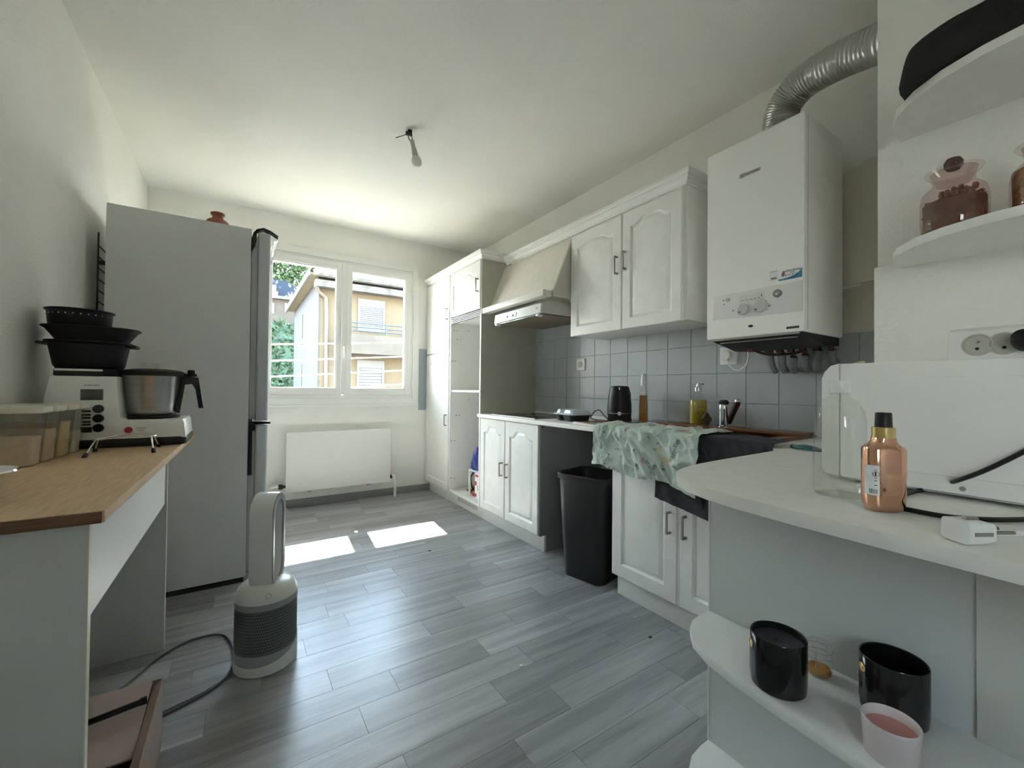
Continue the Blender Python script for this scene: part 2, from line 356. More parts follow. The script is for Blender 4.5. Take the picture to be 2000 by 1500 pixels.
# inclined guard bars outside the panes
g0 = YB+.15
for k, ((xa, ya), (xb, yb)) in enumerate((((528, 673), (778, 669.5)), ((528, 705), (778, 697)), ((528, 736), (778, 724)), ((528, 768), (778, 751)))):
    a = U(xa, ya, Y=g0); b = U(xb, yb, Y=g0); d = (b-a)/(b.x-a.x)
    single('guard_bar', MB().tube([a+d*(WX0-.004-a.x), a+d*(WX1+.004-a.x)], .0065, 8), mat('painted rail', (.16, .14, .13), .5),
           'thin pale guard bar across the outside of the window, '+('topmost of four', 'second from the top', 'third from the top', 'lowest of four')[k], 'guard bar', 'window guard bars')
# deep eave slab of this building above the window
struct('trim_1', MB().box(-3.5, 5.5, YB+TH-.02, 5.36, 2.62, 2.80), mat('eave render', (.62, .58, .5), .8, var=.1))

# ------------------------------------------------------------------ radiator
rad = thing('radiator', 'white flat panel radiator under the window with pipe valves at both ends', 'radiator', (.815, 4.2, .0))
part(rad, 'front_panel', MB().box(.350, 1.280, 4.195, 4.222, .158, .692, .005), M['radiator'])
part(rad, 'back_panel', MB().box(.375, 1.255, 4.226, 4.285, .175, .675, .01), M['radiator'])
for x in (.55, 1.08): part(rad, 'bracket', MB().box(x-.015, x+.015, 4.222, 4.3035, .14, .66), M['socketgrey'])
part(rad, 'valve', MB().tube([(.352, 4.21, .215), (.30, 4.21, .215)], .014, 12).box(.295, .33, 4.19, 4.23, .195, .235, .006), M['rubber'])
part(rad, 'pipe', MB().tube(crom([(.31, 4.21, .215), (.25, 4.21, .21), (.235, 4.21, .19), (.232, 4.21, .1), (.232, 4.21, -.002)], 5), .013, 10), M['radiator'])
part(rad, 'valve', MB().tube([(1.278, 4.21, .205), (1.295, 4.21, .205)], .015, 12).tube([(1.29, 4.21, .19), (1.29, 4.21, .222)], .014, 12), M['rubber'])
part(rad, 'pipe', MB().tube(crom([(1.29, 4.21, .225), (1.31, 4.21, .225), (1.33, 4.21, .21), (1.335, 4.21, .16), (1.335, 4.21, .05), (1.335, 4.21, -.002)], 5), .014, 10), M['radiator'])

# ================================================================== outside
FY = 19.0
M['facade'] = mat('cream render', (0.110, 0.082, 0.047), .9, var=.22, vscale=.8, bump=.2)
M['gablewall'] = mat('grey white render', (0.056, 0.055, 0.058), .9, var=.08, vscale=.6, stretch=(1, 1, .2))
M['stonebal'] = mat('weathered concrete', (0.086, 0.072, 0.055), .9, col2=(0.058, 0.048, 0.037), vscale=1.2)
M['shutter'] = mat('white roller shutter', (0.098, 0.107, 0.130), .6)
M['rooft'] = mat('weathered roof edge', (0.046, 0.042, 0.037), .9, col2=(0.121, 0.115, 0.104), vscale=3)
M['soffit'] = mat('soffit boards', (0.196, 0.168, 0.110), .8, var=.1)
M['rail'] = mat('blue grey rail', (0.029, 0.037, 0.058), .5)
M['leaf'] = mat('leaves', (0.025, 0.055, 0.013), .6, col2=(0.029, 0.055, 0.012), vscale=3)
M['ivy'] = mat('ivy leaves', (.016, .034, .012), .8, col2=(.026, .050, .016), vscale=2)
M['farwall'] = mat('old stone wall', (0.063, 0.052, 0.040), .9, col2=(0.043, 0.035, 0.027), vscale=1.2)
M['slate'] = mat('slate', (0.013, 0.016, 0.022), .9, var=.3, vscale=6, spec=.1)
M['cream'] = mat('pale trim', (0.130, 0.127, 0.121), .7)
M['ground'] = mat('pale gravel', (0.110, 0.100, 0.080), .95, var=.25, vscale=2)
struct('ground', MB().box(-40, 60, -60, 90, -3.3, -3.0), M['ground'])
WLEN = 9.3; OV = .42; cx = U(622, 650, Y=FY).x; ex = U(860, 650, Y=FY).x; eaveZ = U(622, 553, Y=FY).z
nb = thing('neighbour_house', 'cream rendered house with side eave, downpipe, roller shutters and balcony beyond the window', 'house', (cx, FY, -3.0))
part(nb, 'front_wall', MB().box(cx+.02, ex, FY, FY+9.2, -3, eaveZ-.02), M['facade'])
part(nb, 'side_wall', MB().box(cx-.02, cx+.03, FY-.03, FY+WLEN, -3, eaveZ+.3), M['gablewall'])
sl = MB(); rows = 7
for k in range(7):
    y0 = FY-.55+k*1.46; part(nb, 'soffit_board', MB().box(cx-OV, cx-.02, y0+.03, y0+1.45, eaveZ+.22, eaveZ+.30, .01), M['soffit'])
part(nb, 'fascia', MB().box(cx-OV-.06, cx-OV, FY-.6, FY+9.8, eaveZ+.15, eaveZ+.42), M['cream'])
rf = part(nb, 'roof', MB().faces([(cx-OV-.05, FY-.6, eaveZ+.33), (ex, FY-.6, eaveZ+.33), (ex, FY+5, eaveZ+1.2), (cx+3.5, FY+5, eaveZ+1.2), (cx-OV-.05, FY+9.8, eaveZ+.33), (ex, FY+9.8, eaveZ+.33)], [(0, 1, 2, 3), (0, 3, 4), (3, 2, 5, 4), (0, 1, 5, 4)]), M['cream'])
part(rf, 'eave_band', MB().box(cx-.2, ex, FY-.5, FY+.02, eaveZ-.22, eaveZ+.06), M['rooft'])
part(rf, 'gutter', MB().tube([(cx-.3, FY-.62, eaveZ+.26), (ex, FY-.62, eaveZ+.26)], .13, 8), M['rooft'])
dp = [U(618, 556, Y=FY-.4), U(622, 568, Y=FY-.2), U(637, 582, Y=FY-.1), U(637.5, 620, Y=FY-.1), U(637, 700, Y=FY-.1), U(636, 780, Y=FY-.1)]
part(nb, 'downpipe', MB().tube(dp, .075, 10), mat('beige pipe', (.10, .08, .062), .6))
for (px0, py0, px1, py1) in ((699, 583, 751, 650), (697, 703, 749, 790)):
    a = U(px0, py0, Y=FY); b = U(px1, py1, Y=FY)
    w = part(nb, 'window', frame_rect(MB(), a.x, b.x, b.z, a.z, .10, FY-.06, FY+.02, .01), M['cream'])
    part(w, 'shutter_box', MB().box(a.x+.08, b.x-.08, FY-.05, FY+.02, a.z-.33, a.z-.06), M['cream'])
    n = 12; zz0, zz1 = b.z+.08, a.z-.33
    for k in range(n):
        s0 = zz0+(zz1-zz0)*k/n; part(w, 'slat', MB().box(a.x+.1, b.x-.1, FY-.03, FY+.01, s0+.008, s0+(zz1-zz0)/n-.004, .01, 1), M['shutter'])
bz1 = U(690, 652, Y=FY-1.1).z; bz0 = U(690, 690, Y=FY-1.1).z; bx0 = U(681.5, 660, Y=FY-1.1).x
part(nb, 'balcony', MB().box(bx0, ex, FY-1.1, FY-.9, bz0, bz1).box(bx0, bx0+.2, FY-.95, FY+.05, bz0, bz1).box(bx0, ex, FY-1.05, FY+.05, bz0, bz0+.2), M['stonebal'])
rl = MB(); rz1 = U(690, 629, Y=FY-1.1).z
for f in (0, .36, .68): rl.tube([(bx0, FY-1.0, rz1-(rz1-bz1)*f), (ex, FY-1.0, rz1-(rz1-bz1)*f)], .028, 6)
for x in (bx0+.1, bx0+1.55, bx0+3.0): rl.tube([(x, FY-1.0, bz1-.02), (x, FY-1.0, rz1)], .03, 6)
part(nb, 'balcony_rail', rl, M['rail'])
part(nb, 'wall_slot', MB().box(cx-.05, cx, U(592, 640, X=cx).y-.09, U(592, 640, X=cx).y+.09, U(592, 660, X=cx).z, U(592, 615, X=cx).z), M['stonebal'])
part(nb, 'wall_slot', MB().box(cx-.05, cx, U(590, 740, X=cx).y-.09, U(590, 740, X=cx).y+.09, U(590, 780, X=cx).z, U(590, 712, X=cx).z), M['stonebal'])
# green bank rising behind, with the old house on top
def bank(u, v):
    x = -12+u*(cx+18); y = 30.2+v*10; z = -3.0+v*9.3+.5*mnoise.noise((x*.5, y*.5, 0)); return (x, y, z)
bk = link('ivy_bank', MB().grid(bank, 20, 20), M['ivy'], 60); bk['label'] = 'dark green ivy covered bank rising left of the cream house'; bk['category'] = 'bank'
def leafcloud(n, fn, size):
    vs, fs = [], []
    for i in range(n):
        p = Vector(fn()); e = Euler((random.uniform(0, 3), random.uniform(0, 3), random.uniform(0, 6))).to_matrix(); s = size*random.uniform(.6, 1.3); k = len(vs)
        for q in ((-.5, 0, 0), (0, .32, .06), (.5, 0, 0), (0, -.32, .06)): vs.append(p+e @ (Vector(q)*s))
        fs.append((k, k+1, k+2, k+3))
    return MB().faces(vs, fs)
def onbank():
    u, v = random.random(), random.random(); p = bank(u, v); return (p[0], p[1], p[2]+random.uniform(0, .35))
lv = link('ivy_leaves', leafcloud(6500, onbank, .42), M['ivy'], 0); lv.parent = bk; lv['kind'] = 'stuff'
HY = 41.5; hz0 = U(545, 652, Y=HY).z; hx1 = U(575, 600, Y=HY).x+2; hzw = U(545, 582, Y=HY).z
oh = thing('old_house', 'tan old stone house with slate roof far up the green bank', 'house', (hx1-8, HY, -3))
part(oh, 'wall', MB().box(hx1-10, hx1, HY, HY+5, -3.0, hzw), M['farwall'])
rz = U(545, 555, Y=HY+2).z
part(oh, 'roof', MB().faces([(hx1-10, HY-.3, hzw), (hx1-.8, HY-.3, hzw), (hx1-2.2, HY+3, rz+.6), (hx1-10, HY+3, rz+.6), (hx1+.2, HY+5, hzw), (hx1-10, HY+5, hzw)], [(0, 1, 2, 3), (1, 4, 2), (2, 4, 5, 3), (0, 1, 4, 5)]), M['slate'])
part(oh, 'roof_edge', MB().box(hx1-10, hx1+.3, HY-.4, HY+.2, hzw-.12, hzw+.12), M['rooft'])
for (a, b, c, d) in ((558, 631, 570, 648), (528, 632, 533, 650), (531, 592, 535.5, 613), (556, 592, 560, 610)):
    p0 = U(a, b, Y=HY); p1 = U(c, d, Y=HY); w = part(oh, 'window', frame_rect(MB(), p0.x, p1.x, p1.z, p0.z, .1, HY-.08, HY+.02, .01), M['cream'])
    part(w, 'pane', MB().box(p0.x+.08, p1.x-.08, HY-.04, HY+.02, p1.z+.08, p0.z-.08), M['slate'])
p0 = U(531, 556, Y=HY-.2); p1 = U(539, 577, Y=HY-.2)
dm = part(oh, 'dormer', MB().box(p0.x, p1.x, HY-.25, HY+2, p1.z, p0.z), M['cream'])
part(dm, 'pane', MB().box(p0.x+.1, p1.x-.1, HY-.28, HY-.2, p1.z+.1, p0.z-.1), M['shutter'])
tc = U(548, 520, Y=52)
tr = thing('tree', 'leafy green tree rising behind the old stone house', 'tree', (tc.x, 52, -3))
part(tr, 'trunk', MB().tube([(tc.x, 52, -3), (tc.x+.1, 52, hz0+5), (tc.x, 52, tc.z)], .3, 8, rf=lambda i: (.4, .3, .12)[i]), M['rooft'])
def crown():
    while True:
        p = Vector((random.uniform(-1, 1), random.uniform(-1, 1), random.uniform(-1, 1)))
        if .35 < p.length < 1: return (tc.x+p.x*4.2, 52+p.y*2.5, tc.z+1.2+p.z*4.6)
cr = part(tr, 'crown', leafcloud(4200, crown, .5), M['leaf'], smooth=0); cr['kind'] = 'stuff'
# ================================================================== fitted kitchen
def door_loops(y0, y1, z0, z1, arch, n=16):
    """closed loop of an opening whose top edge is a cathedral arch"""
    w = y1-y0; pts = [(y0, z0), (y1, z0)]
    for k in range(n+1):
        t = k/n; y = y1-w*t; a = abs(t-.5)*2
        s = 0 if a > .82 else (1 if a < .30 else .5+.5*math.cos(PI*(a-.30)/.52))
        pts.append((y, z1-arch+arch*s))
    return pts
def make_door(parent, xf, y0, y1, z0, z1, hy=None, hz=None, arch=.034, hl=.10, fr=.058, frt=None):
    frt = frt or fr; n = 16
    outer = [(y0, z0), (y1, z0)]+[(y1-(y1-y0)*k/n, z1) for k in range(n+1)]
    L = lambda i, e=0: door_loops(y0+fr+i, y1-fr-i, z0+fr+i, z1-frt-i, arch)
    P = lambda loop, x: [(x, a, b) for a, b in loop]
    ins = lambda i: [(min(max(a, y0+i), y1-i), min(max(b, z0+i), z1-i)) for a, b in outer]
    loops = [P(outer, xf+.020), P(outer, xf+.004), P(ins(.004), xf), P(L(0), xf), P(L(.006), xf+.004), P(L(.010), xf+.009), P(L(.016), xf+.010), P(L(.016), xf+.019)]
    d = part(parent, 'door', MB().loft(loops), M['cab'], smooth=28)
    pl = [P(L(.0165), xf+.017), P(L(.0165), xf+.0095), P(L(.020), xf+.008), P(L(.034), xf+.0035), P(L(.037), xf+.0032)]
    part(d, 'panel', MB().loft(pl), M['cab'], smooth=28)
    if hy is not None:
        hb = MB(); xh = xf-.026
        hb.box(xh-.004, xh+.004, hy-.005, hy+.005, hz-hl/2, hz+hl/2, .0015)
        for s in (-1, 1): hb.box(xh-.003, xf+.001, hy-.005, hy+.005, hz+s*(hl/2-.005)-.005, hz+s*(hl/2-.005)+.005, .001)
        part(d, 'handle', hb, M['nickel'], 'slim nickel bar handle')
    return d
XD = 1.688                    # door faces of floor units
# ---- pantry column
pc = thing('pantry_cabinet', 'tall white cabinet with two arched doors in the corner beside the window', 'cabinet', (1.98, 4.0, 0))
part(pc, 'body', MB().box(XD+.021, XR-.002, 3.712, YB-.004, .112, 2.205, .002), M['cabin'])
make_door(pc, XD, 3.722, 4.292, 1.462, 2.198, 3.757, 1.828, hl=.11)
make_door(pc, XD, 3.722, 4.292, .114, 1.452, 3.757, .793, hl=.11)
# ---- oven housing (open niche)
oc = thing('oven_housing', 'tall white cabinet with open oven niche, slatted vent and one small door on top', 'cabinet', (1.98, 3.4, 0))
part(oc, 'side', MB().box(XD+.008, XR-.002, 3.694, 3.711, .112, 2.205, .001), M['cabin'])
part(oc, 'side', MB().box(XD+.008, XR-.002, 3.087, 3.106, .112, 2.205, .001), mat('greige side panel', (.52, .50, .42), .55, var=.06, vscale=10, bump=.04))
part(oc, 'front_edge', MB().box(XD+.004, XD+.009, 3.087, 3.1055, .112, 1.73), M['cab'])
part(oc, 'back_panel', MB().box(2.225, 2.235, 3.1, 3.70, .112, 2.2), mat('niche back', (.60, .62, .63), .55, var=.04))
part(oc, 'floor_board', MB().box(XD+.008, 2.23, 3.1, 3.70, .112, .130, .001), M['cab'])
part(oc, 'shelf', MB().box(XD+.02, 2.23, 3.1, 3.70, 1.068, 1.087, .001), M['white'])
part(oc, 'top_board', MB().box(XD+.034, XR-.003, 3.1, 3.70, 1.735, 1.755), M['cabin'])
part(oc, 'roof_board', MB().box(XD+.022, XR-.003, 3.1, 3.70, 2.185, 2.205), M['cabin'])
make_door(oc, XD, 3.104, 3.70, 1.782, 2.198, 3.137, 1.985, arch=.05, hl=.115)
for k in range(4):
    z = 1.724+k*.0145; part(oc, 'vent_slat', MB().box(XD+.006, XD+.020, 3.108, 3.692, z, z+.0042, .0012, 1), M['whitemetal'])
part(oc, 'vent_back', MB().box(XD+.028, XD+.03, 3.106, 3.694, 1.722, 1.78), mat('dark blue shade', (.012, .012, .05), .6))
hs = MB()
for (px, py) in ((887, 645), (893, 646), (915, 646), (893, 663), (899, 664), (884, 705), (889, 705), (891, 811), (897, 811), (915, 781), (882, 861), (888, 861), (881, 933), (887, 934)):
    pp = U(px, py, Y=3.692); hs.lathe([(0, 0), (.0045, 0), (.0045, .002), (0, .002)], pp, 8, mtx=Matrix.Rotation(PI/2, 4, 'X'))
part(oc, 'shelf_pin_hole', hs, M['ink'])
# ---- base unit under the hob
bc = thing('base_cabinet', 'white two-door base cabinet below the hob with a grey end panel', 'cabinet', (1.98, 2.68, 0))
part(bc, 'body', MB().box(XD+.021, XR-.002, 2.275, 3.085, .112, .865, .001), M['cabin'])
part(bc, 'end_panel', MB().prism([(XD+.012, .112), (XD+.012, .8655), (XR-.002, .8655), (XR-.002, .0), (1.757, 0), (1.757, .112)], 2.254, 2.2745, 'Y'), M['greyside'])
part(bc, 'screw_cover', MB().lathe([(0, 0), (.006, 0), (.006, .002), (0, .002)], (1.715, 2.2545, .845), 10, mtx=Matrix.Rotation(PI/2, 4, 'X')), M['ink'])
make_door(bc, XD, 2.690, 3.072, .118, .858, 2.722, .488, arch=.05, hl=.105)
make_door(bc, XD, 2.266, 2.681, .118, .858, 2.645, .488, arch=.05, hl=.105)
# ---- sink unit
sc_ = thing('sink_cabinet', 'white two-door cabinet under the brown sink behind the hanging towels', 'cabinet', (1.98, 1.2, 0))
part(sc_, 'body', MB().box(XD+.021, 1.755, .80, 1.588, .113, .865, .001).box(1.755, XR-.002, 1.57, 1.588, .0, .865).box(1.755, XR-.002, .80, .818, .0, .865), M['cabin'])
make_door(sc_, XD, 1.198, 1.596, .118, .858, 1.232, .488, hl=.105, fr=.065)
make_door(sc_, XD, .802, 1.184, .118, .858, 1.150, .488, hl=.105, fr=.065)
part(sc_, 'stile', MB().box(XD+.004, XD+.022, 1.186, 1.196, .118, .858), M['cab'])
# ---- plinths
pl = thing('plinth', 'white plinth board with a slotted vent under the tall cabinets', 'plinth', (1.75, 3.7, 0), group='kitchen plinths')
part(pl, 'board', MB().box(1.742, 1.758, 3.105, YB-.002, 0, .112, .001), M['cab'])
part(pl, 'vent', MB().box(1.7395, 1.743, 3.18, 3.62, .035, .09, .002), M['cabin'])
vsb = MB()
for k in range(14):
    y = 3.21+k*.028; vsb.box(1.7388, 1.74, y, y+.009, .045, .08)
part(pl, 'vent_slot', vsb, mat('slot shade', (.18, .18, .17), .8))
single('plinth', MB().box(1.740, 1.756, 2.254, 3.103, 0, .1125, .001), M['cab'], 'white plinth board under the hob cabinet', 'plinth', 'kitchen plinths', loc=(1.75, 2.68, 0))
single('plinth', MB().box(1.737, 1.753, .80, 1.5955, 0, .1125, .001), M['cab'], 'white plinth board under the sink cabinet', 'plinth', 'kitchen plinths', loc=(1.75, 1.2, 0))
# ---- cornices
prof = [(0, 0), (.010, 0), (.010, .010), (.016, .014), (.022, .028), (.034, .036), (.034, .044), (.044, .052), (.046, .066), (0, .066)]
def cornice(pts, z, nrm):
    """moulding along a path; nrm = outward offset direction at each path point"""
    loops = [[(p[0]+n[0]*o, p[1]+n[1]*o, z+dz) for o, dz in prof] for p, n in zip(pts, nrm)]
    return MB().loft(loops)
single('cornice', cornice([(XD+.01, YB-.003), (XD+.01, 3.087), (1.93, 3.087)], 2.2, [(-1, 0), (-1, -1), (0, -1)]), M['cab'], 'white stepped cornice on top of the tall corner cabinets', 'cornice', 'kitchen cornices', smooth=20, loc=(1.69, 3.7, 2.2))
CX = 1.918
single('cornice', cornice([(CX, 3.038), (CX, 1.315), (XR-.002, 1.315)], 2.168, [(-1, 0), (-1, -1), (0, -1)]), M['cab'], 'long white stepped cornice over the extractor canopy and wall cabinet', 'cornice', 'kitchen cornices', smooth=20, loc=(1.92, 2.2, 2.168))
# ---- wall cabinet
XW = 1.908
wc = thing('wall_cabinet', 'white wall cabinet with two arched doors between canopy and boiler', 'cabinet', (2.09, 1.76, 1.468))
part(wc, 'body', MB().box(XW+.021, XR-.010, 1.312, 2.196, 1.470, 2.168, .001), M['cab'])
make_door(wc, XW, 1.744, 2.200, 1.466, 2.160, 1.774, 1.858, hl=.11, fr=.062)
make_door(wc, XW, 1.334, 1.735, 1.466, 2.160, 1.708, 1.872, hl=.11, fr=.058)
# ---- extractor canopy
hd = thing('hood_canopy', 'cream sloping boxed canopy above the pull-out extractor', 'canopy', (2.0, 2.66, 1.735))
YS0, YS1 = 2.206, 3.086
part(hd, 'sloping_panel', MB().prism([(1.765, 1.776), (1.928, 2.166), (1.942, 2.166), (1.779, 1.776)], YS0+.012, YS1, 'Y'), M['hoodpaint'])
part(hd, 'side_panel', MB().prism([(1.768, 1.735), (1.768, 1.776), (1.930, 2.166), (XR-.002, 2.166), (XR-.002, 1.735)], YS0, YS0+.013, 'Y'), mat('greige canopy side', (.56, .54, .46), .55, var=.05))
part(hd, 'trim_board', MB().box(1.700, 1.770, YS0+.035, YS1, 1.735, 1.778, .003), mat('cream trim', (.77, .755, .68), .45, var=.04))
ex_ = thing('extractor', 'white pull-out extractor with two sliders and a glass visor under the canopy', 'extractor', (1.95, 2.61, 1.62))
part(ex_, 'body', MB().prism([(1.735, 1.634), (1.742, 1.700), (1.80, 1.735), (XR-.012, 1.735), (XR-.012, 1.634)], 2.306, 2.915, 'Y', .003), mat('extractor housing', (.60, .60, .57), .4))
fp = part(ex_, 'front_panel', MB().prism([(1.722, 1.630), (1.736, 1.630), (1.744, 1.698), (1.730, 1.698)], 2.300, 2.921, 'Y', .003), M['white'])
for y in (2.655, 2.735): part(fp, 'slider', MB().box(1.718, 1.732, y-.010, y+.010, 1.655, 1.668, .002), M['nickel'])
part(fp, 'mark', MB().box(1.7225, 1.73, 2.60, 2.604, 1.645, 1.678).box(1.723, 1.73, 2.335, 2.36, 1.67, 1.674).box(1.7225, 1.73, 2.337, 2.358, 1.663, 1.667), M['socketgrey'])
part(ex_, 'filter', MB().box(1.76, 2.20, 2.32, 2.90, 1.622, 1.634, .002), mat('greasy filter mesh', (.20, .17, .12), .5, var=.3, vscale=60))
part(ex_, 'visor', MB().box(1.735, 1.76, 2.31, 2.91, 1.619, 1.630, .002), mat('smoked visor', (.28, .31, .29), .15))
for y in (2.325, 2.88): part(ex_, 'clip', MB().box(1.722, 1.765, y, y+.03, 1.612, 1.626, .003), M['white'])
# ---- worktop
WT = .892
wt = thing('worktop', 'white laminate worktop running along the tiled wall with hob and sink', 'worktop', (1.96, 1.8, .866))
wtm = MB().box(1.662, 1.80, .742, 3.085, .866, WT, .002).box(1.80, XR-.011, 1.34, 3.085, .866, WT).box(2.16, XR-.011, .742, 1.34, .866, WT).box(1.80, 2.16, .742, .87, .866, WT).box(1.665, XR-.011, CHY+.008, .742, .866, WT)
part(wt, 'slab', wtm, M['counter'])
part(wt, 'wall_seal', MB().box(XR-.022, XR-.009, 1.96, 3.08, WT, WT+.012, .003), M['white'])
hb_ = thing('hob', 'black glass hob set in the worktop beside the tall cabinet', 'hob', (1.97, 2.62, WT))
part(hb_, 'glass', MB().prism(rrect(1.73, 2.22, 2.36, 2.95, .012), WT-.002, WT+.006, 'Z', .0015), M['hob'])
part(hb_, 'trim', frame_rect(MB(), 0, 1, 0, 1, .1, 0, 1) if False else MB().box(1.725, 1.731, 2.358, 2.952, WT-.001, WT+.0065).box(1.725, 2.225, 2.354, 2.36, WT-.001, WT+.0065), M['nickel'])
for (x, y, r) in ((1.86, 2.80, .09), (2.1, 2.80, .075), (1.86, 2.51, .075), (2.1, 2.51, .1)):
    part(hb_, 'cooking_ring', MB().lathe([(r-.004, WT+.0062), (r, WT+.0064), (r, WT+.0058), (r-.004, WT+.0058)], (x, y, 0), 40), M['mesh'])
# ---- peninsula
outl = [(1.662, .738), (1.20, .722), (1.122, .716), (1.07, .710), (1.007, .697), (.950, .677), (.905, .640), (.870, .590), (.845, .525), (.828, .450), (.816, .33), (.806, .12), (.798, -.5), (CHX, -.5), (CHX, CHY), (1.662, CHY+.012)]
pw = single('peninsula_worktop', MB().prism(outl, .8660, WT, 'Z', .002), M['counter'], 'pale rounded peninsula worktop carrying the microwave and bottles', 'worktop', loc=(1.2, .2, .866), smooth=40)
pk = thing('peninsula_cabinet', 'white open-shelf end cabinet under the rounded peninsula worktop', 'cabinet', (1.2, .2, 0))
PX = 1.118
part(pk, 'side_panel', MB().box(PX, PX+.018, .176, .686, 0, .8665, .001), mat('pale grey panel', (.60, .62, .595), .5, var=.04))
part(pk, 'post', MB().box(PX-.007, PX+.03, -.5, .1755, 0, .8665, .002), mat('plastered post', (.62, .61, .56), .7, var=.06))
part(pk, 'edge_strip', MB().box(PX-.0012, PX+.018, .686, .690, 0, .8655, .001), M['cab'])
part(pk, 'body', MB().box(PX+.030, 1.62, -.48, .684, .0, .8655), M['cabin'])
shp = [(PX, .688), (1.082, .688), (1.032, .682), (.994, .664), (.955, .630), (.925, .575), (.907, .50), (.897, .42), (.888, .33), (.880, .20), (.876, .05), (.876, -.4), (PX, -.4)]
for z in (.483, .122): part(pk, 'shelf', MB().prism(shp, z-.022, z, 'Z', .002), M['cabin'], smooth=40)
# ---- open wall shelf on the chimney breast
wsf = thing('corner_wall_shelf', 'white open wall shelf with rounded ends on the chimney wall', 'shelf', (CHX, 0, 1.469))
part(wsf, 'back_board', MB().box(CHX-.006, CHX, -.5, .403, 1.47, 2.19, .001), M['wall'])
osh = [(CHX-.001, .406), (1.585, .406), (1.53, .398), (1.47, .374), (1.415, .328), (1.375, .27), (1.350, .20), (1.338, .12), (1.336, -.45), (CHX-.001, -.45)]
for z in (1.469, 1.842): part(wsf, 'shelf_board', MB().prism(osh, z, z+.022, 'Z', .0015), M['cab'], smooth=40)
# ================================================================== appliances and things
FACE_X = Matrix(((0, 0, -1, 0), (-1, 0, 0, 0), (0, 1, 0, 0), (0, 0, 0, 1)))     # lettering on a face looking to -X
FACE_Y = Matrix.Rotation(PI/2, 4, 'X')                                            # lettering on a face looking to -Y
TX = lambda x, y, z: Matrix.Translation((x, y, z)) @ FACE_X
TY = lambda x, y, z: Matrix.Translation((x, y, z)) @ FACE_Y
# ---- fridge
fr = thing('fridge_freezer', 'tall grey fridge freezer standing by the left wall, side towards the room', 'fridge', (-.25, 3.09, 0))
part(fr, 'body', MB().box(-.563, .042, 2.79, 3.39, .03, 1.996, .006), M['fridge'])
part(fr, 'plinth', MB().box(-.55, .03, 2.80, 3.38, 0, .032), M['blackmatt'])
for z0, z1 in ((.905, 1.985), (.045, .880)):
    dd = part(fr, 'door', MB().prism(rrect(.074, .136, 2.786, 3.394, .016, 4), z0, z1, 'Z', .008), M['fridgedoor'])
    part(dd, 'gasket', MB().box(.043, .074, 2.7935, 3.38, z0+.01, z1-.03, .004), mat('grey door seal', (.42, .43, .43), .5))
part(fr, 'gap_shadow_strip', MB().box(.0425, .060, 2.80, 3.385, .05, 1.95), mat('door gap grey', (.10, .10, .105), .6))
part(fr, 'top_hinge_cover', MB().loft([[(x, y, z) for x, z in ((.043, 1.86), (.066, 1.93), (.066, 1.985), (.10, 2.002), (.135, 1.992), (.172, 1.972), (.176, 1.978), (.135, 2.002), (.10, 2.012), (.066, 1.998), (.050, 1.975), (.043, 1.945))] for y in (2.784, 2.83)]), M['black'])
part(fr, 'visor', MB().box(.137, .176, 2.80, 3.38, 1.958, 1.972, .003), M['clear'])
part(fr, 'middle_hinge', MB().box(.044, .15, 2.784, 2.84, .886, .898, .002).box(.043, .062, 2.785, 2.80, .60, .885), M['black'])
cdm = MB()
for y in (2.86, 3.32): cdm.box(-.606, -.600, y, y+.012, .3, 1.86)
for k in range(27): cdm.tube([(-.598, 2.86, .36+k*.055), (-.598, 3.33, .36+k*.055)], .004, 6)
cdm.box(-.603, -.56, 2.86, 2.872, .5, .52).box(-.603, -.56, 2.86, 2.872, 1.7, 1.72)
part(fr, 'condenser', cdm, M['black'])
single('vase', MB().lathe([(0, 0), (.05, 0), (.07, .03), (.072, .06), (.05, .09), (.028, .105), (.026, .115), (.036, .128), (.037, .135), (.031, .139), (.024, .134), (.02, .11), (0, .1)], (0, 0, 0), 32), M['terracotta'],
       'small terracotta vase with a flared lip on top of the fridge', 'vase').location = (-.128, 3.05, 1.996)

# ---- wooden topped side table
ZT = .865
tb = thing('side_table', 'narrow table with oak top and white panel legs along the left wall', 'table', (-.42, 1.8, 0))
top = [(XL+.004, 1.078), (-.2095, 1.078), (-.186, 2.60), (XL+.004, 2.60)]
part(tb, 'table_top', MB().prism(top, ZT-.024, ZT, 'Z', .004), M['wood'])
part(tb, 'edge_strip', MB().box(XL+.006, -.214, 1.0745, 1.079, ZT-.0235, ZT-.002, .001), M['woodedge'])
for y0, x1 in ((1.100, -.236), (2.250, -.250)):
    lg = part(tb, 'panel_leg', MB().box(XL+.01, x1, y0, y0+.018, 0, ZT-.023, .001), M['panel'])
    part(lg, 'edge_band', MB().box(x1-.0005, x1+.0015, y0-.0005, y0+.0185, 0, ZT-.024), M['edgeband'])
part(tb, 'apron', MB().prism([(-.262, 1.118), (-.256, 2.25), (-.272, 2.25), (-.278, 1.118)], .607, ZT-.023, 'Z'), mat('white board', (.72, .74, .72), .45))
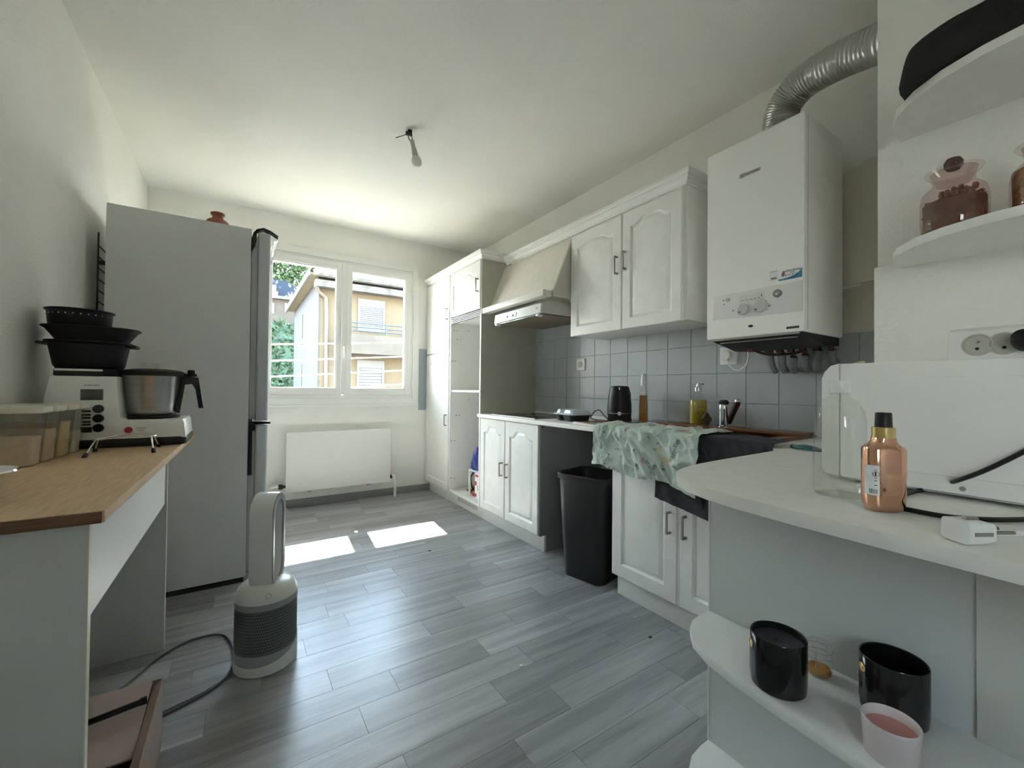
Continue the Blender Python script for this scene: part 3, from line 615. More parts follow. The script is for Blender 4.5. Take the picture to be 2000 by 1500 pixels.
# ---- four storage boxes
fills = [((.70, .57, .41), .085), ((.68, .53, .36), .10), ((.72, .58, .32), .115), ((.78, .75, .60), .075)]
names = ['clear lidded food box of pale flour nearest the steel bowl', 'second clear food box in the row, with tan contents', 'third clear food box in the row, with golden contents', 'clear food box of cream contents beside the food processor']
for k, (xr, y0) in enumerate(((-.492, 1.733), (-.487, 1.831), (-.479, 1.929), (-.472, 2.027))):
    dy = .092 if k < 3 else .078; x0 = -.628
    c = thing('food_box', names[k], 'food box', ((x0+xr)/2, y0+dy/2, ZT), group='food boxes in a row on the table')
    lo = lambda g, z: [(x, y, z) for x, y in rrect(x0+.006-g*.4, xr-.002+g, y0+.003-g*.15, y0+dy-.003+g*.15, .014, 4)]
    part(c, 'box', MB().loft([lo(0, ZT+.001), lo(.004, ZT+.05), lo(.012, ZT+.160)], True, False), M['frosty'])
    part(c, 'lid', MB().prism(rrect(x0-.003, xr+.020, y0-.002, y0+dy+.002, .016, 4), ZT+.152, ZT+.170, 'Z', .004), mat('cream lid', (.72, .70, .58), .4))
    part(c, 'contents', MB().loft([[(x*.0+px, py, ZT+z) for (px, py) in rrect(x0+.012, xr-.006+gg, y0+.008, y0+dy-.008, .012, 4)] for x, z, gg in ((0, .003, 0), (0, fills[k][1]*.98, .005))]), mat('dry food', fills[k][0], .9, var=.15, vscale=60))
single('steel_bowl', MB().lathe([(0, 0), (.035, 0), (.05, .02), (.072, .058), (.076, .060), (.074, .063), (.068, .059), (.046, .022), (.03, .005), (0, .005)], (0, 0, 0), 40), M['chrome'],
       'small shiny steel bowl at the near end of the oak table', 'bowl').location = (-.452, 1.262, ZT)
# ---- wire trivet
tv = thing('wire_trivet', 'chrome wire trivet with black rubber feet on the oak table', 'trivet', (-.335, 1.98, ZT))
zl = ZT+.052
loop = crom([(-.400, 1.925, zl), (-.335, 1.945, zl+.003), (-.268, 1.985, zl), (-.258, 2.02, zl), (-.275, 2.05, zl), (-.335, 2.03, zl+.004), (-.398, 1.985, zl), (-.408, 1.955, zl)], 5, True)
part(tv, 'wire_loop', MB().tube(loop, .0028, 8, closed=True), M['chrome'])
for (a, b) in (((-.403, 1.94, zl), (-.418, 1.878, ZT)), ((-.403, 1.97, zl), (-.428, 2.045, ZT)), ((-.268, 1.99, zl), (-.250, 1.912, ZT)), ((-.268, 2.04, zl), (-.258, 2.085, ZT))):
    a = Vector(a); b = Vector(b); l_ = part(tv, 'wire_leg', MB().tube([a, b+(a-b)*.1], .0028, 8), M['chrome'])
    part(l_, 'rubber_foot', MB().tube([b, b+(a-b)*.2], .0062, 8), M['rubber'])
# ---- food processor
fpz = ZT; Y0 = 2.13
fp = thing('food_processor', 'white cooking food processor with steel jug, three knobs and grey display', 'food processor', (-.38, 2.26, ZT))
part(fp, 'base', MB().prism(rrect(-.590, -.178, Y0-.004, Y0+.28, .03, 5), ZT, ZT+.034, 'Z', .008), M['black'])
shell = [(-.588, .893), (-.180, .893), (-.186, .955), (-.192, .966), (-.365, .966), (-.378, .985), (-.387, 1.08), (-.390, 1.132), (-.566, 1.132), (-.580, 1.05)]
part(fp, 'shell', MB().prism(shell, Y0, Y0+.275, 'Y', .006), M['whitemetal'], smooth=30)
part(fp, 'top_plate', MB().box(-.560, -.392, Y0+.005, Y0+.27, 1.132, 1.160, .006), M['black'])
part(fp, 'top_rim', MB().box(-.556, -.43, Y0+.000, Y0+.02, 1.150, 1.158, .002), M['white'])
a = U(590/3.75, 560+750/3.75, Y=Y0); b = U(755/3.75, 560+830/3.75, Y=Y0)
part(fp, 'display', MB().box(a.x, b.x, Y0-.002, Y0+.004, b.z, a.z, .001), M['screen'])
for y in (895, 965, 1035):
    p = U(718/3.75, 560+y/3.75, Y=Y0-.008); part(fp, 'knob', MB().lathe([(0, 0), (.0155, 0), (.0150, .010), (.013, .0125), (0, .0125)], (p.x, Y0+.001, p.z), 24, mtx=FACE_Y), M['black'])
for y, w, hh in ((877, .007, .003), (912, .012, .0035), (938, .012, .0035), (960, .012, .0035), (990, .012, .0035), (1010, .012, .0035), (1048, .015, .010)):
    p = U(632/3.75, 560+y/3.75, Y=Y0); part(fp, 'button', MB().box(p.x-w, p.x+w, Y0-.003, Y0+.002, p.z-hh, p.z+hh, .0012), M['ink'])
p = U(940/3.75, 560+1050/3.75, Y=Y0); part(fp, 'red_badge', MB().lathe([(0, 0), (.0125, 0), (.012, .0012), (0, .0014)], (p.x, Y0+.0005, p.z), 24, mtx=FACE_Y), M['red'])
p1 = U(675/3.75, 560+722/3.75, Y=Y0); p2 = U(1035/3.75, 560+1040/3.75, Y=Y0)
part(fp, 'lettering', MB().text('SILVERCREST', .0075, TY(p1.x, Y0-.0004, p1.z)).text('monsieur', .008, TY(p2.x, Y0-.0004, p2.z+.003)).text('cuisine', .008, TY(p2.x-.002, Y0-.0004, p2.z-.006)), mat('grey print', (.12, .12, .12), .6))
JX, JY = -.303, 2.262
part(fp, 'jug_tray', MB().lathe([(0, .962), (.088, .962), (.092, .974), (.080, .980), (0, .980)], (JX, JY, 0), 40), M['black'])
jg = part(fp, 'jug', MB().lathe([(0, .978), (.070, .978), (.076, .986), (.090, 1.06), (.096, 1.136), (.099, 1.140), (.094, 1.141), (.088, 1.06), (.07, .99), (0, .985)], (JX, JY, 0), 48), M['steel'])
part(jg, 'jug_handle', MB().loft([[(x, y, z) for x, z in ((-.225, 1.128), (-.225, .99), (-.212, .985), (-.203, 1.05), (-.196, 1.105), (-.172, 1.108), (-.160, 1.085), (-.148, 1.005), (-.131, 1.005), (-.141, 1.075), (-.150, 1.135), (-.19, 1.142))] for y in (JY-.028, JY-.004)]), M['black'])
ld = part(fp, 'jug_lid', MB().lathe([(0, 1.139), (.103, 1.139), (.106, 1.146), (.104, 1.156), (.09, 1.163), (.05, 1.168), (0, 1.168)], (JX, JY, 0), 48).box(-.215, -.155, JY-.018, JY+.018, 1.140, 1.152, .004).box(-.19, -.162, JY-.016, JY+.016, 1.148, 1.168, .006), M['black'])
part(ld, 'measuring_cap', MB().lathe([(0, 1.168), (.030, 1.168), (.031, 1.189), (.028, 1.191), (0, 1.191)], (JX-.008, JY, 0), 32), M['frosty'])
def oval(rx, ry, z, cx=0, cy_=0, n=40, pw=2.6):
    out = []
    for k in range(n):
        t = 2*PI*k/n; c, s = math.cos(t), math.sin(t)
        out.append((cx+rx*math.copysign(abs(c)**(2/pw), c), cy_+ry*math.copysign(abs(s)**(2/pw), s), z))
    return out
st = thing('steamer_tray', 'deep black oval steamer tray with side handles standing on the food processor', 'tray', (-.485, 2.235, 1.160), group='black steamer parts')
part(st, 'tray', MB().loft([oval(.090, .075, .0), oval(.098, .084, .012), oval(.112, .094, .092), oval(.122, .102, .100), oval(.122, .102, .104), oval(.108, .09, .1), oval(.092, .078, .015)]), M['black'], world=False)
part(st, 'handle', MB().box(-.138, -.105, -.04, .04, .088, .099, .005), M['black'], world=False)
part(st, 'handle', MB().box(.105, .138, -.045, .045, .086, .098, .005), M['black'], world=False)
so = single('steamer_dish', MB().loft([oval(.10, .085, 0), oval(.104, .088, .008), oval(.128, .104, .044), oval(.138, .112, .050), oval(.138, .112, .054), oval(.124, .10, .05), oval(.1, .085, .012)]), M['black'], 'shallow flared black steamer dish stacked on the deep tray', 'dish', 'black steamer parts')
so.location = (-.478, 2.238, 1.264)
sb = thing('steam_basket', 'round black perforated basket on top of the steamer stack', 'basket', (-.512, 2.225, 1.318), group='black steamer parts')
part(sb, 'basket', MB().lathe([(0, 0), (.080, 0), (.086, .008), (.090, .055), (.096, .058), (.096, .062), (.088, .060), (.084, .010), (0, .004)], (0, 0, 0), 48), M['black'], world=False)
dots = MB()
for k in range(28):
    t = 2*PI*k/28; c = Vector((math.cos(t)*.0895, math.sin(t)*.0895, .042)); dots.lathe([(0, 0), (.0028, 0), (.0028, .001), (0, .001)], c, 6, mtx=Euler((PI/2, 0, t+PI/2)).to_matrix().to_4x4())
pf = part(sb, 'perforation', dots, M['socketgrey'], world=False); pf['kind'] = 'stuff'

# ---- fan heater
FX, FYY = .103, 1.952
fh = thing('fan_heater', 'white bladeless fan heater with oval loop and grey perforated drum on the floor', 'fan', (FX, FYY, 0), rotz=math.radians(-32))
n = 56; ring = lambda r, zf: [(r*math.cos(2*PI*k/n), r*math.sin(2*PI*k/n), zf(2*PI*k/n)) for k in range(n)]
part(fh, 'drum', MB().loft([ring(.1095, lambda t: .012), ring(.1095, lambda t: .272)]), M['mesh'], world=False)
# skirt with a slanted scooped upper rim (low in front, high at the back)
sk = lambda t: .038+.085*(.5-.5*math.cos(t+math.radians(58+32)-PI/2*0))**1.3
part(fh, 'skirt', MB().loft([ring(.108, lambda t: 0), ring(.1125, lambda t: .006), ring(.1125, sk), ring(.1085, lambda t: sk(t)+.003)]), M['fanwhite'], world=False)
part(fh, 'lower_band', MB().loft([ring(.1112, lambda t: .02), ring(.1112, lambda t: max(.078, sk(t)-.01)+.0), ring(.109, lambda t: max(.080, sk(t)-.008))]), M['fangrey'], world=False)
part(fh, 'upper_band', MB().loft([ring(.1112, lambda t: .248), ring(.1118, lambda t: .272), ring(.109, lambda t: .276)], False), M['fangrey'], world=False)
part(fh, 'shoulder', MB().loft([ring(.1118, lambda t: .272), ring(.109, lambda t: .288), ring(.098, lambda t: .310), ring(.080, lambda t: .324), ring(.05, lambda t: .330)]), M['fanwhite'], world=False)
dots = MB(); vs_, fs_ = [], []
for r in range(13):
    for k in range(78):
        t = 2*PI*(k+.5*(r % 2))/78; z = .094+r*.0118; c, s = math.cos(t), math.sin(t); R = .1100; i0 = len(vs_)
        for q in range(6):
            a = 2*PI*q/6; vs_.append((R*c-s*.0029*math.cos(a), R*s+c*.0029*math.cos(a), z+.0029*math.sin(a)))
        fs_.append(tuple(range(i0, i0+6)))
pf = part(fh, 'perforation', MB().faces(vs_, fs_), M['ink'], world=False, smooth=0); pf['kind'] = 'stuff'
def stadium(w, z0, z1, y, n=14):
    r = w/2; out = []
    for k in range(n+1): t = PI*k/n; out.append((r*math.cos(t), y, z1-r+r*math.sin(t)))
    for k in range(n+1): t = PI+PI*k/n; out.append((r*math.cos(t), y, z0+r+r*math.sin(t)))
    return out
LM = Matrix.Rotation(math.radians(32+68), 4, 'Z')
W, D = .150, .084
lp = MB().loft([stadium(W-.012, .305, .668, -D/2), stadium(W, .30, .674, -D/2+.01), stadium(W, .30, .674, D/2-.006), stadium(W-.008, .303, .670, D/2), stadium(W-.05, .328, .645, D/2-.004), stadium(W-.062, .334, .64, D/2-.02), stadium(W-.05, .328, .646, -D/2+.004), stadium(W-.012, .305, .668, -D/2)], False, False).rot(LM)
part(fh, 'loop', lp, M['fanwhite'], world=False)
part(fh, 'loop_front', MB().loft([stadium(W-.006, .302, .671, -D/2+.001), stadium(W-.014, .306, .667, -D/2-.002), stadium(W-.048, .328, .645, -D/2-.001), stadium(W-.054, .33, .643, -D/2+.006)], False, False).rot(LM), M['fangrey'], world=False)
part(fh, 'button', MB().lathe([(.0085, 0), (.0105, 0), (.0105, .0012), (.0085, .0012)], (0, 0, 0), 24, mtx=Matrix.Rotation(math.radians(32), 4, 'Z') @ Matrix.Translation((.0, -.1035, .300)) @ Matrix.Rotation(math.radians(55), 4, 'X')), M['fangrey'], world=False)
fc = crom([(-.002, 1.985, .012), (-.03, 1.905, .006), (-.088, 1.848, .006), (-.171, 1.812, .006), (-.26, 1.79, .006), (-.40, 1.80, .006)], 8)
fc2 = crom([(-.004, 1.99, .018), (-.004, 2.05, .008), (-.015, 2.15, .006), (-.045, 2.235, .006), (-.10, 2.268, .006), (-.18, 2.258, .006), (-.257, 2.185, .006), (-.295, 2.12, .006), (-.335, 2.05, .006), (-.42, 1.95, .006)], 8)
part(fh, 'power_cord', MB().tube(fc, .0042, 8).tube([p+Vector((.012, .016, 0)) for p in fc[4:]], .0042, 8).tube(fc2, .0042, 8), mat('grey cable', (.10, .11, .115), .5))
# ---- cardboard box under the table
cb = thing('cardboard_box', 'open cardboard box on the floor under the oak table', 'box', (-.38, 1.48, 0))
bx0, bx1, by0, by1, bh = -.57, -.185, 1.23, 1.672, .2
t_ = .004
part(cb, 'walls', MB().box(bx0, bx0+t_, by0, by1, 0, bh).box(bx1-t_, bx1, by0, by1, 0, bh).box(bx0, bx1, by0, by0+t_, 0, bh).box(bx0, bx1, by1-t_, by1, 0, bh), M['cardboard'])
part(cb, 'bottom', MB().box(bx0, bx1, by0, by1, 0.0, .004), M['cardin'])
part(cb, 'flap', MB().prism([(by1-.002, .199), (by1-.002, .203), (1.392, .172), (1.392, .168)], bx0+.006, bx1-.024, 'X'), M['cardboard'])
part(cb, 'flap', MB().prism([(bx1-.001, .199), (bx1-.001, .203), (bx1-.022, .185), (bx1-.022, .181)], by0+.01, by1-.01, 'Y'), mat('box flap edge', (.40, .29, .23), .7))
single('black_rod', MB().tube([(-.46, 1.520, .205), (-.30, 1.545, .207), (-.214, 1.560, .209)], .008, 10).tube([(-.222, 1.559, .209), (-.208, 1.562, .2095)], .010, 10), M['black'], 'short black rod resting on the flap of the cardboard box', 'rod', loc=(-.33, 1.54, .2))

# ---- ceiling bulb
lb = thing('ceiling_bulb', 'bare white bulb hanging from ceiling wires on a grey holder', 'light bulb', (.84, 2.46, ZC))
P0 = Vector((.84, 2.46, ZC)); dr = Vector((rt.x*.23, rt.y*.23, -1)).normalized()
part(lb, 'connector', MB().box(.828, .852, 2.45, 2.47, ZC-.03, ZC+.002, .003).box(.815, .832, 2.452, 2.468, ZC-.034, ZC-.012, .002), M['black'])
part(lb, 'wire', MB().tube(crom([P0+Vector((-.008, 0, -.02)), P0+Vector((-.006, 0, -.05)), P0+dr*.085], 4), .0028, 6), M['black'])
part(lb, 'wire', MB().tube(crom([P0+Vector((.012, 0, -.01)), P0+Vector((.016, 0, -.05)), P0+dr*.085], 4), .0024, 6), M['black'])
part(lb, 'wire', MB().tube(crom([P0+Vector((-.01, 0, -.02)), P0-rt*.04+Vector((0, 0, -.03)), P0-rt*.085+Vector((0, 0, -.045))], 4), .0024, 6), M['black'])
RM = dr.to_track_quat('-Z', 'Y').to_matrix().to_4x4()
part(lb, 'holder', MB().lathe([(0, 0), (.013, 0), (.013, -.04), (.016, -.06), (.020, -.105), (0, -.105)], P0+dr*.062, 24, mtx=RM), M['socketgrey'])
part(lb, 'bulb', MB().lathe([(.017, 0), (.024, -.012), (.030, -.030), (.030, -.040), (.026, -.055), (.015, -.065), (0, -.068)], P0+dr*.160, 28, mtx=RM), mat('opal bulb', (.75, .72, .68), .2))

# ---- boiler
BX = 1.82; BY0, BY1, BZ0, BZ1 = .734, 1.137, 1.338, 2.196
bo = thing('boiler', 'white wall-hung gas boiler with two dials and copper pipes underneath', 'boiler', (2.0, .935, 1.338))
part(bo, 'casing', MB().box(BX, 2.185, BY0, BY1, BZ0, BZ1, .007, 3), M['whitemetal'])
part(bo, 'wall_bracket', MB().box(2.18, XR+.002, BY0+.03, BY1-.03, BZ0+.1, BZ1-.06), M['socketgrey'])
q = [U(1396, 581, X=BX), U(1568, 547, X=BX), U(1568, 607, X=BX), U(1393, 626, X=BX)]
part(bo, 'control_panel', MB().prism([(v.y, v.z) for v in q], BX-.004, BX+.004, 'X', .002), mat('panel white', (.74, .74, .72), .4))
for px, py in ((1452.7, 604.4), (1485, 599)):
    v = U(px, py, X=BX-.01); k = part(bo, 'dial', MB().lathe([(0, 0), (.0235, 0), (.0225, .014), (.020, .017), (0, .017)], (BX-.003, v.y, v.z), 32, mtx=FACE_X), mat('pale grey dial', (.55, .56, .56), .35))
    part(k, 'pointer', MB().box(BX-.021, BX-.014, v.y+.008, v.y+.019, v.z-.013, v.z-.009, .001), M['ink'])
    tk = MB()
    for j in range(11):
        t = math.radians(-30+24*j); tk.box(BX-.0047, BX-.003, v.y+.029*math.cos(t)-.0012, v.y+.029*math.cos(t)+.0012, v.z+.029*math.sin(t)-.0012, v.z+.029*math.sin(t)+.0012)
    part(k, 'scale', tk, M['ink'])
v = U(1519.3, 573.4, X=BX); g_ = part(bo, 'pressure_gauge', MB().lathe([(0, 0), (.0165, 0), (.0165, .004), (.0135, .005), (.0130, .003), (0, .003)], (BX-.003, v.y, v.z), 32, mtx=FACE_X), mat('gauge grey', (.22, .23, .22), .4))
part(g_, 'needle', MB().box(BX-.0068, BX-.005, v.y-.010, v.y+.010, v.z-.001, v.z+.001).box(BX-.0068, BX-.005, v.y-.002, v.y+.006, v.z-.006, v.z+.003), M['white'])
v = U(1423, 586, X=BX); part(bo, 'push_button', MB().lathe([(0, 0), (.009, 0), (.009, .006), (0, .007)], (BX-.003, v.y, v.z), 20, mtx=FACE_X), M['socketgrey'])
a = U(1445, 578, X=BX); b = U(1492, 584, X=BX); zc = (a.z+b.z)/2
part(bo, 'display', MB().box(BX-.0048, BX-.003, b.y, a.y, zc-.014, zc+.014, .0008), mat('pale lcd', (.66, .67, .63), .3))
mk = MB()
for j in range(5):
    yy = a.y-.012-(a.y-b.y-.03)*j/4; mk.box(BX-.0053, BX-.004, yy-.006, yy+.002, zc-.009, zc-.007)
mk.box(BX-.0053, BX-.004, b.y+.006, b.y+.009, zc-.002, zc+.006)
for (px, py) in ((1433, 607), (1504, 597), (1415, 595), (1414, 587)):
    v = U(px, py, X=BX); mk.box(BX-.0045, BX-.003, v.y-.003, v.y+.003, v.z-.002, v.z+.002)
part(bo, 'panel_marks', mk, M['ink'])
v = U(1466, 636.8, X=BX); part(bo, 'latch', MB().lathe([(0, 0), (.010, 0), (.009, .002), (0, .002)], (BX-.0005, v.y, v.z), 20, mtx=FACE_X @ Matrix.Scale(.55, 4, (0, 1, 0))), M['ink'])
a = U(1445, 343, X=BX); b = U(1485, 331.5, X=BX); zc = (a.z+b.z)/2
lg = part(bo, 'logo_plate', MB().box(BX-.0025, BX+.001, b.y, a.y-.022, zc-.0065, zc+.0065, .001).box(BX-.0035, BX+.001, a.y-.021, a.y, zc-.009, zc+.009, .001), M['steel'])
part(lg, 'lettering', MB().text('elm leblanc', .0125, TX(BX-.0027, (b.y+a.y-.022)/2, zc)).text('e', .016, TX(BX-.0037, a.y-.0105, zc)), M['ink'])
a = U(1521, 538, X=BX); b = U(1567, 531, X=BX); zc = (a.z+b.z)/2; sy0, sy1 = b.y, a.y; hh = .021
sk_ = part(bo, 'sticker', MB().box(BX-.0009, BX, sy0, sy1, zc-hh, zc+hh), M['paper'])
w = sy1-sy0
part(sk_, 'blue_swoosh', MB().prism([(sy0, zc-hh), (sy0, zc+hh*.75), (sy0+w*.07, zc+hh*.35), (sy0+w*.16, zc-hh*.05), (sy0+w*.3, zc-hh*.35), (sy0+w*.55, zc-hh*.62), (sy0+w*.8, zc-hh*.72), (sy1, zc-hh*.7), (sy1, zc-hh)], BX-.0013, BX-.0005, 'X'), mat('blue print', (.02, .06, .22), .4, col2=(.05, .25, .32), vscale=20))
part(sk_, 'flame', MB().lathe([(0, 0), (.006, 0), (.006, .001), (0, .001)], (BX-.0006, sy1-.017, zc+.004), 16, mtx=FACE_X @ Matrix.Scale(1.4, 4, (0, 1, 0))), mat('flame print', (.38, .12, .05), .5))
part(sk_, 'lettering', MB().text('Andrieu Florian', .0105, TX(BX-.0012, sy0+w*.44, zc+hh*.62)).text('& fils', .007, TX(BX-.0012, sy0+w*.40, zc+hh*.25)).text('05 61 91 01 21', .0098, TX(BX-.0016, sy0+w*.52, zc-hh*.18)), M['ink'])
a = U(1503, 541, X=BX); b = U(1520, 539, X=BX)
s2 = part(bo, 'sticker', MB().box(BX-.0009, BX, b.y, a.y, a.z-.019, a.z+.021), mat('pale label', (.76, .76, .72), .5))
part(s2, 'lettering', MB().text('2026', .011, TX(BX-.0012, (a.y+b.y)/2, a.z-.010)).box(BX-.0012, BX-.0005, b.y+.003, a.y-.003, a.z+.018, a.z+.0195), M['ink'])
a = U(1536, 641, X=BX); b = U(1561, 637.5, X=BX); zc = (a.z+b.z)/2
part(bo, 'sticker', MB().box(BX-.0008, BX, b.y, a.y, zc-.0045, zc+.0045).text('SAV 09 69', .007, TX(BX-.001, (a.y+b.y)/2, zc)), mat('black label', (.05, .05, .05), .5))
part(bo, 'side_seam', MB().box(BX+.028, BX+.031, BY0-.0008, BY0+.001, BZ0+.01, BZ1-.01), mat('seam shade', (.5, .5, .48), .5))
part(bo, 'under_tray', MB().prism([(BX+.008, BZ0+.004), (2.18, BZ0+.004), (2.18, BZ0-.035), (2.05, BZ0-.042), (BX+.02, BZ0-.004)], BY0+.012, BY1-.012, 'Y'), M['blackmatt'])
part(bo, 'bottom_lip', MB().box(BX+.006, BX+.012, BY0+.02, BY1-.02, BZ0-.008, BZ0+.004).box(BX+.06, BX+.065, BY0+.05, BY1-.03, BZ0-.016, BZ0), M['steel'])
M['foam'] = mat('grey pipe sleeve', (.20, .21, .21), .7, var=.2, vscale=30); M['oldcopper'] = mat('dull copper', (.10, .065, .045), .45, metal=.8, var=.3, vscale=40)
pipes = [(1505, 676, 1515, 727), (1528, 689, 1533, 724), (1550, 697, 1553, 724), (1573, 693, 1577, 722), (1600, 684, 1597, 722), (1625, 683, 1632, 708)]
for k, (x0, y0, x1, y1) in enumerate(pipes):
    a = U(x0, y0, X=2.17); b = U(x1, y1, X=2.235); top_ = Vector((a.x-.03, a.y, BZ0-.02))
    pp_ = part(bo, 'pipe', MB().tube([top_, a], .0095, 10), M['oldcopper'])
    part(pp_, 'sleeve', MB().tube(crom([a, a.lerp(b, .55)+Vector((-.015, 0, -.008)), b], 5), .0165 if k else .012, 12), M['foam'])
    part(pp_, 'nut', MB().lathe([(0, -.012), (.014, -.012), (.014, .012), (0, .012)], top_+Vector((0, 0, -.02)), 6), M['oldcopper'])
v = U(1503, 668, X=2.10)
part(bo, 'gas_valve', MB().box(v.x-.012, v.x+.012, v.y-.012, v.y+.022, v.z-.022, v.z+.028, .006).tube([(v.x, v.y, v.z), (v.x+.05, v.y, v.z)], .012, 10), mat('yellow plastic', (.50, .26, .02), .45))
part(bo, 'tap', MB().box(2.02, 2.04, 1.03, 1.055, BZ0-.05, BZ0-.02, .004).box(2.02, 2.045, .79, .815, BZ0-.04, BZ0-.015, .004), mat('dark red plastic', (.13, .015, .015), .45))
part(bo, 'cross_pipe', MB().tube(crom([(2.05, 1.06, BZ0-.03), (2.09, 1.0, BZ0-.06), (2.12, .92, BZ0-.062), (2.13, .85, BZ0-.05)], 5), .006, 8), M['oldcopper'])
# ---- flue duct
dk = thing('flue_duct', 'corrugated aluminium flue duct curving from the boiler into the chimney wall', 'duct', (1.97, .90, 2.19))
path = crom([(1.985, .895, 2.19), (1.975, .893, 2.27), (1.965, .868, 2.345), (1.95, .79, 2.392), (1.935, .67, 2.392), (1.925, .55, 2.372), (1.915, .44, 2.352)], 34)
part(dk, 'hose', MB().tube(path, .066, 36, rf=lambda i: .0665+.0022*(1, .5, -1, -.5)[i % 4]), M['alu'], smooth=60)
part(dk, 'collar', MB().lathe([(.064, 0), (.073, 0), (.073, .03), (.064, .034)], (1.985, .895, 2.195), 36), M['whitemetal'])
part(dk, 'sleeve', MB().tube([(1.913, CHY-.002, 2.353), (1.916, CHY+.022, 2.357)], .0755, 36), M['whitemetal'])
# ---- sockets
so1 = thing('wall_socket', 'white square wall socket on the grey tiles left of the kettle', 'socket', (XR-.01, 2.47, 1.30), group='wall sockets')
part(so1, 'plate', MB().box(XR-.020, XR-.008, 2.424, 2.516, 1.255, 1.347, .003), M['white'])
part(so1, 'well', MB().lathe([(.021, -.001), (.027, .0), (.027, .003), (.021, .003)], (XR-.019, 2.47, 1.301), 28, mtx=FACE_X).lathe([(0, .0006), (.021, .0006), (.021, .0016), (0, .0016)], (XR-.019, 2.47, 1.301), 28, mtx=FACE_X), M['socketgrey'])
part(so1, 'pin_hole', MB().box(XR-.0216, XR-.020, 2.458, 2.463, 1.298, 1.303).box(XR-.0216, XR-.020, 2.477, 2.482, 1.298, 1.303).box(XR-.0216, XR-.020, 2.467, 2.473, 1.309, 1.315), M['ink'])
so2 = thing('wall_socket', 'white wall socket with a round plug in it under the boiler', 'socket', (XR-.01, 1.278, 1.297), group='wall sockets')
part(so2, 'plate', MB().box(XR-.020, XR-.008, 1.230, 1.326, 1.248, 1.345, .003), M['white'])
bp_ = thing('boiler_plug', 'round white plug and looping cable running from the socket to the boiler', 'plug', (XR-.04, 1.284, 1.296))
part(bp_, 'plug_body', MB().lathe([(0, 0), (.029, 0), (.029, .014), (.025, .022), (0, .025)], (XR-.020, 1.284, 1.298), 28, mtx=FACE_X), M['white'])
cw = [(XR-.032, 1.284, 1.28)]+[tuple(U(px, py, X=2.215)) for px, py in ((1424, 712), (1433, 721), (1445, 722), (1458, 711), (1462, 695), (1460, 678), (1456, 668))]+[(2.16, 1.12, BZ0-.02)]
part(bp_, 'cable', MB().tube(crom(cw, 6), .0042, 8), M['white'])
# ---- waste bin
wb_ = thing('waste_bin', 'tall black plastic waste bin in the gap beside the sink cabinet', 'bin', (1.79, 1.845, 0), rotz=math.radians(14))
bl = lambda w, d, z, r: [(x, y, z) for x, y in rrect(-d/2, d/2, -w/2, w/2, r, 6)]
part(wb_, 'body', MB().loft([bl(.27, .25, 0, .05), bl(.275, .255, .006, .055), bl(.33, .31, .585, .06), bl(.325, .305, .585, .06), bl(.262, .242, .012, .05)], True, True), M['bin'], world=False)
part(wb_, 'rim', MB().loft([bl(.332, .312, .570, .062), bl(.350, .330, .574, .065), bl(.352, .332, .600, .066), bl(.338, .318, .605, .062), bl(.322, .302, .602, .058), bl(.318, .298, .57, .056)], False, False), M['bin'], world=False)
# ---- sink
SZ = .906
sk2 = thing('sink', 'brown composite sink with drainer set on the worktop', 'sink', (1.95, 1.4, WT))
sx0, sx1, sy0, sy1 = 1.722, 2.225, .845, 1.955; hx0, hx1, hy0, hy1 = 1.805, 2.105, .895, 1.315
part(sk2, 'drainer', MB().box(sx0, sx1, hy1, sy1, WT-.001, SZ, .004).box(sx0, sx1, sy0, hy0, WT-.001, SZ, .004).box(sx0, hx0, hy0-.005, hy1+.005, WT-.001, SZ-.0005, .003).box(hx1, sx1, hy0-.005, hy1+.005, WT-.001, SZ-.0005, .003), M['brownsink'])
part(sk2, 'back_ledge', MB().prism(rrect(2.06, sx1-.002, sy0+.004, 1.72, .02, 4), SZ-.002, .916, 'Z', .004), M['brownsink'])
bw = lambda g, z: [(x, y, z) for x, y in rrect(hx0+g, hx1-g, hy0+g, hy1-g, .05, 6)]
part(sk2, 'bowl', MB().loft([bw(-.006, SZ-.001), bw(.002, SZ-.004), bw(.012, .80), bw(.03, .755), bw(.10, .745)], False, True), M['brownsink'])
part(sk2, 'front_lip', MB().box(sx0-.004, sx0+.004, sy0, sy1, WT+.000, WT+.007, .002), M['white'])
for k in range(7): part(sk2, 'drain_ridge', MB().box(1.79, 2.03, 1.40+k*.075, 1.412+k*.075, SZ-.001, SZ+.003, .0015), M['brownsink'])
part(sk2, 'strainer', MB().lathe([(0, .746), (.04, .746), (.042, .749), (.0, .75)], (1.955, 1.105, 0), 24), M['chrome'])
# ---- mixer tap
tp = thing('mixer_tap', 'chrome mixer tap with dark brown spray arm behind the sink bowl', 'tap', (2.10, 1.215, .916))
tx, ty = 2.10, 1.215
part(tp, 'body', MB().lathe([(0, 0), (.027, 0), (.027, .006), (.0225, .012), (.0225, .085), (.024, .092), (.024, .108), (.02, .118), (0, .121)], (tx, ty, .916), 32), M['chrome'])
part(tp, 'lever', MB().loft([oval(.023, .023, 1.034, tx, ty, 20, 2), oval(.024, .024, 1.045, tx+.002, ty, 20, 2), oval(.014, .016, 1.056, tx, ty, 20, 2)]).box(tx-.030, tx-.004, ty-.008, ty+.008, 1.038, 1.048, .004), M['blackmatt'])
e = U(1441, 785, Y=1.13); s0 = Vector((tx+.012, ty-.02, .940))
arm = part(tp, 'spray_arm', MB().tube([s0, s0.lerp(e, .5), e], .016, 14, rf=lambda i: (.013, .014, .016)[i]), mat('dark brown plastic', (.035, .014, .010), .35))
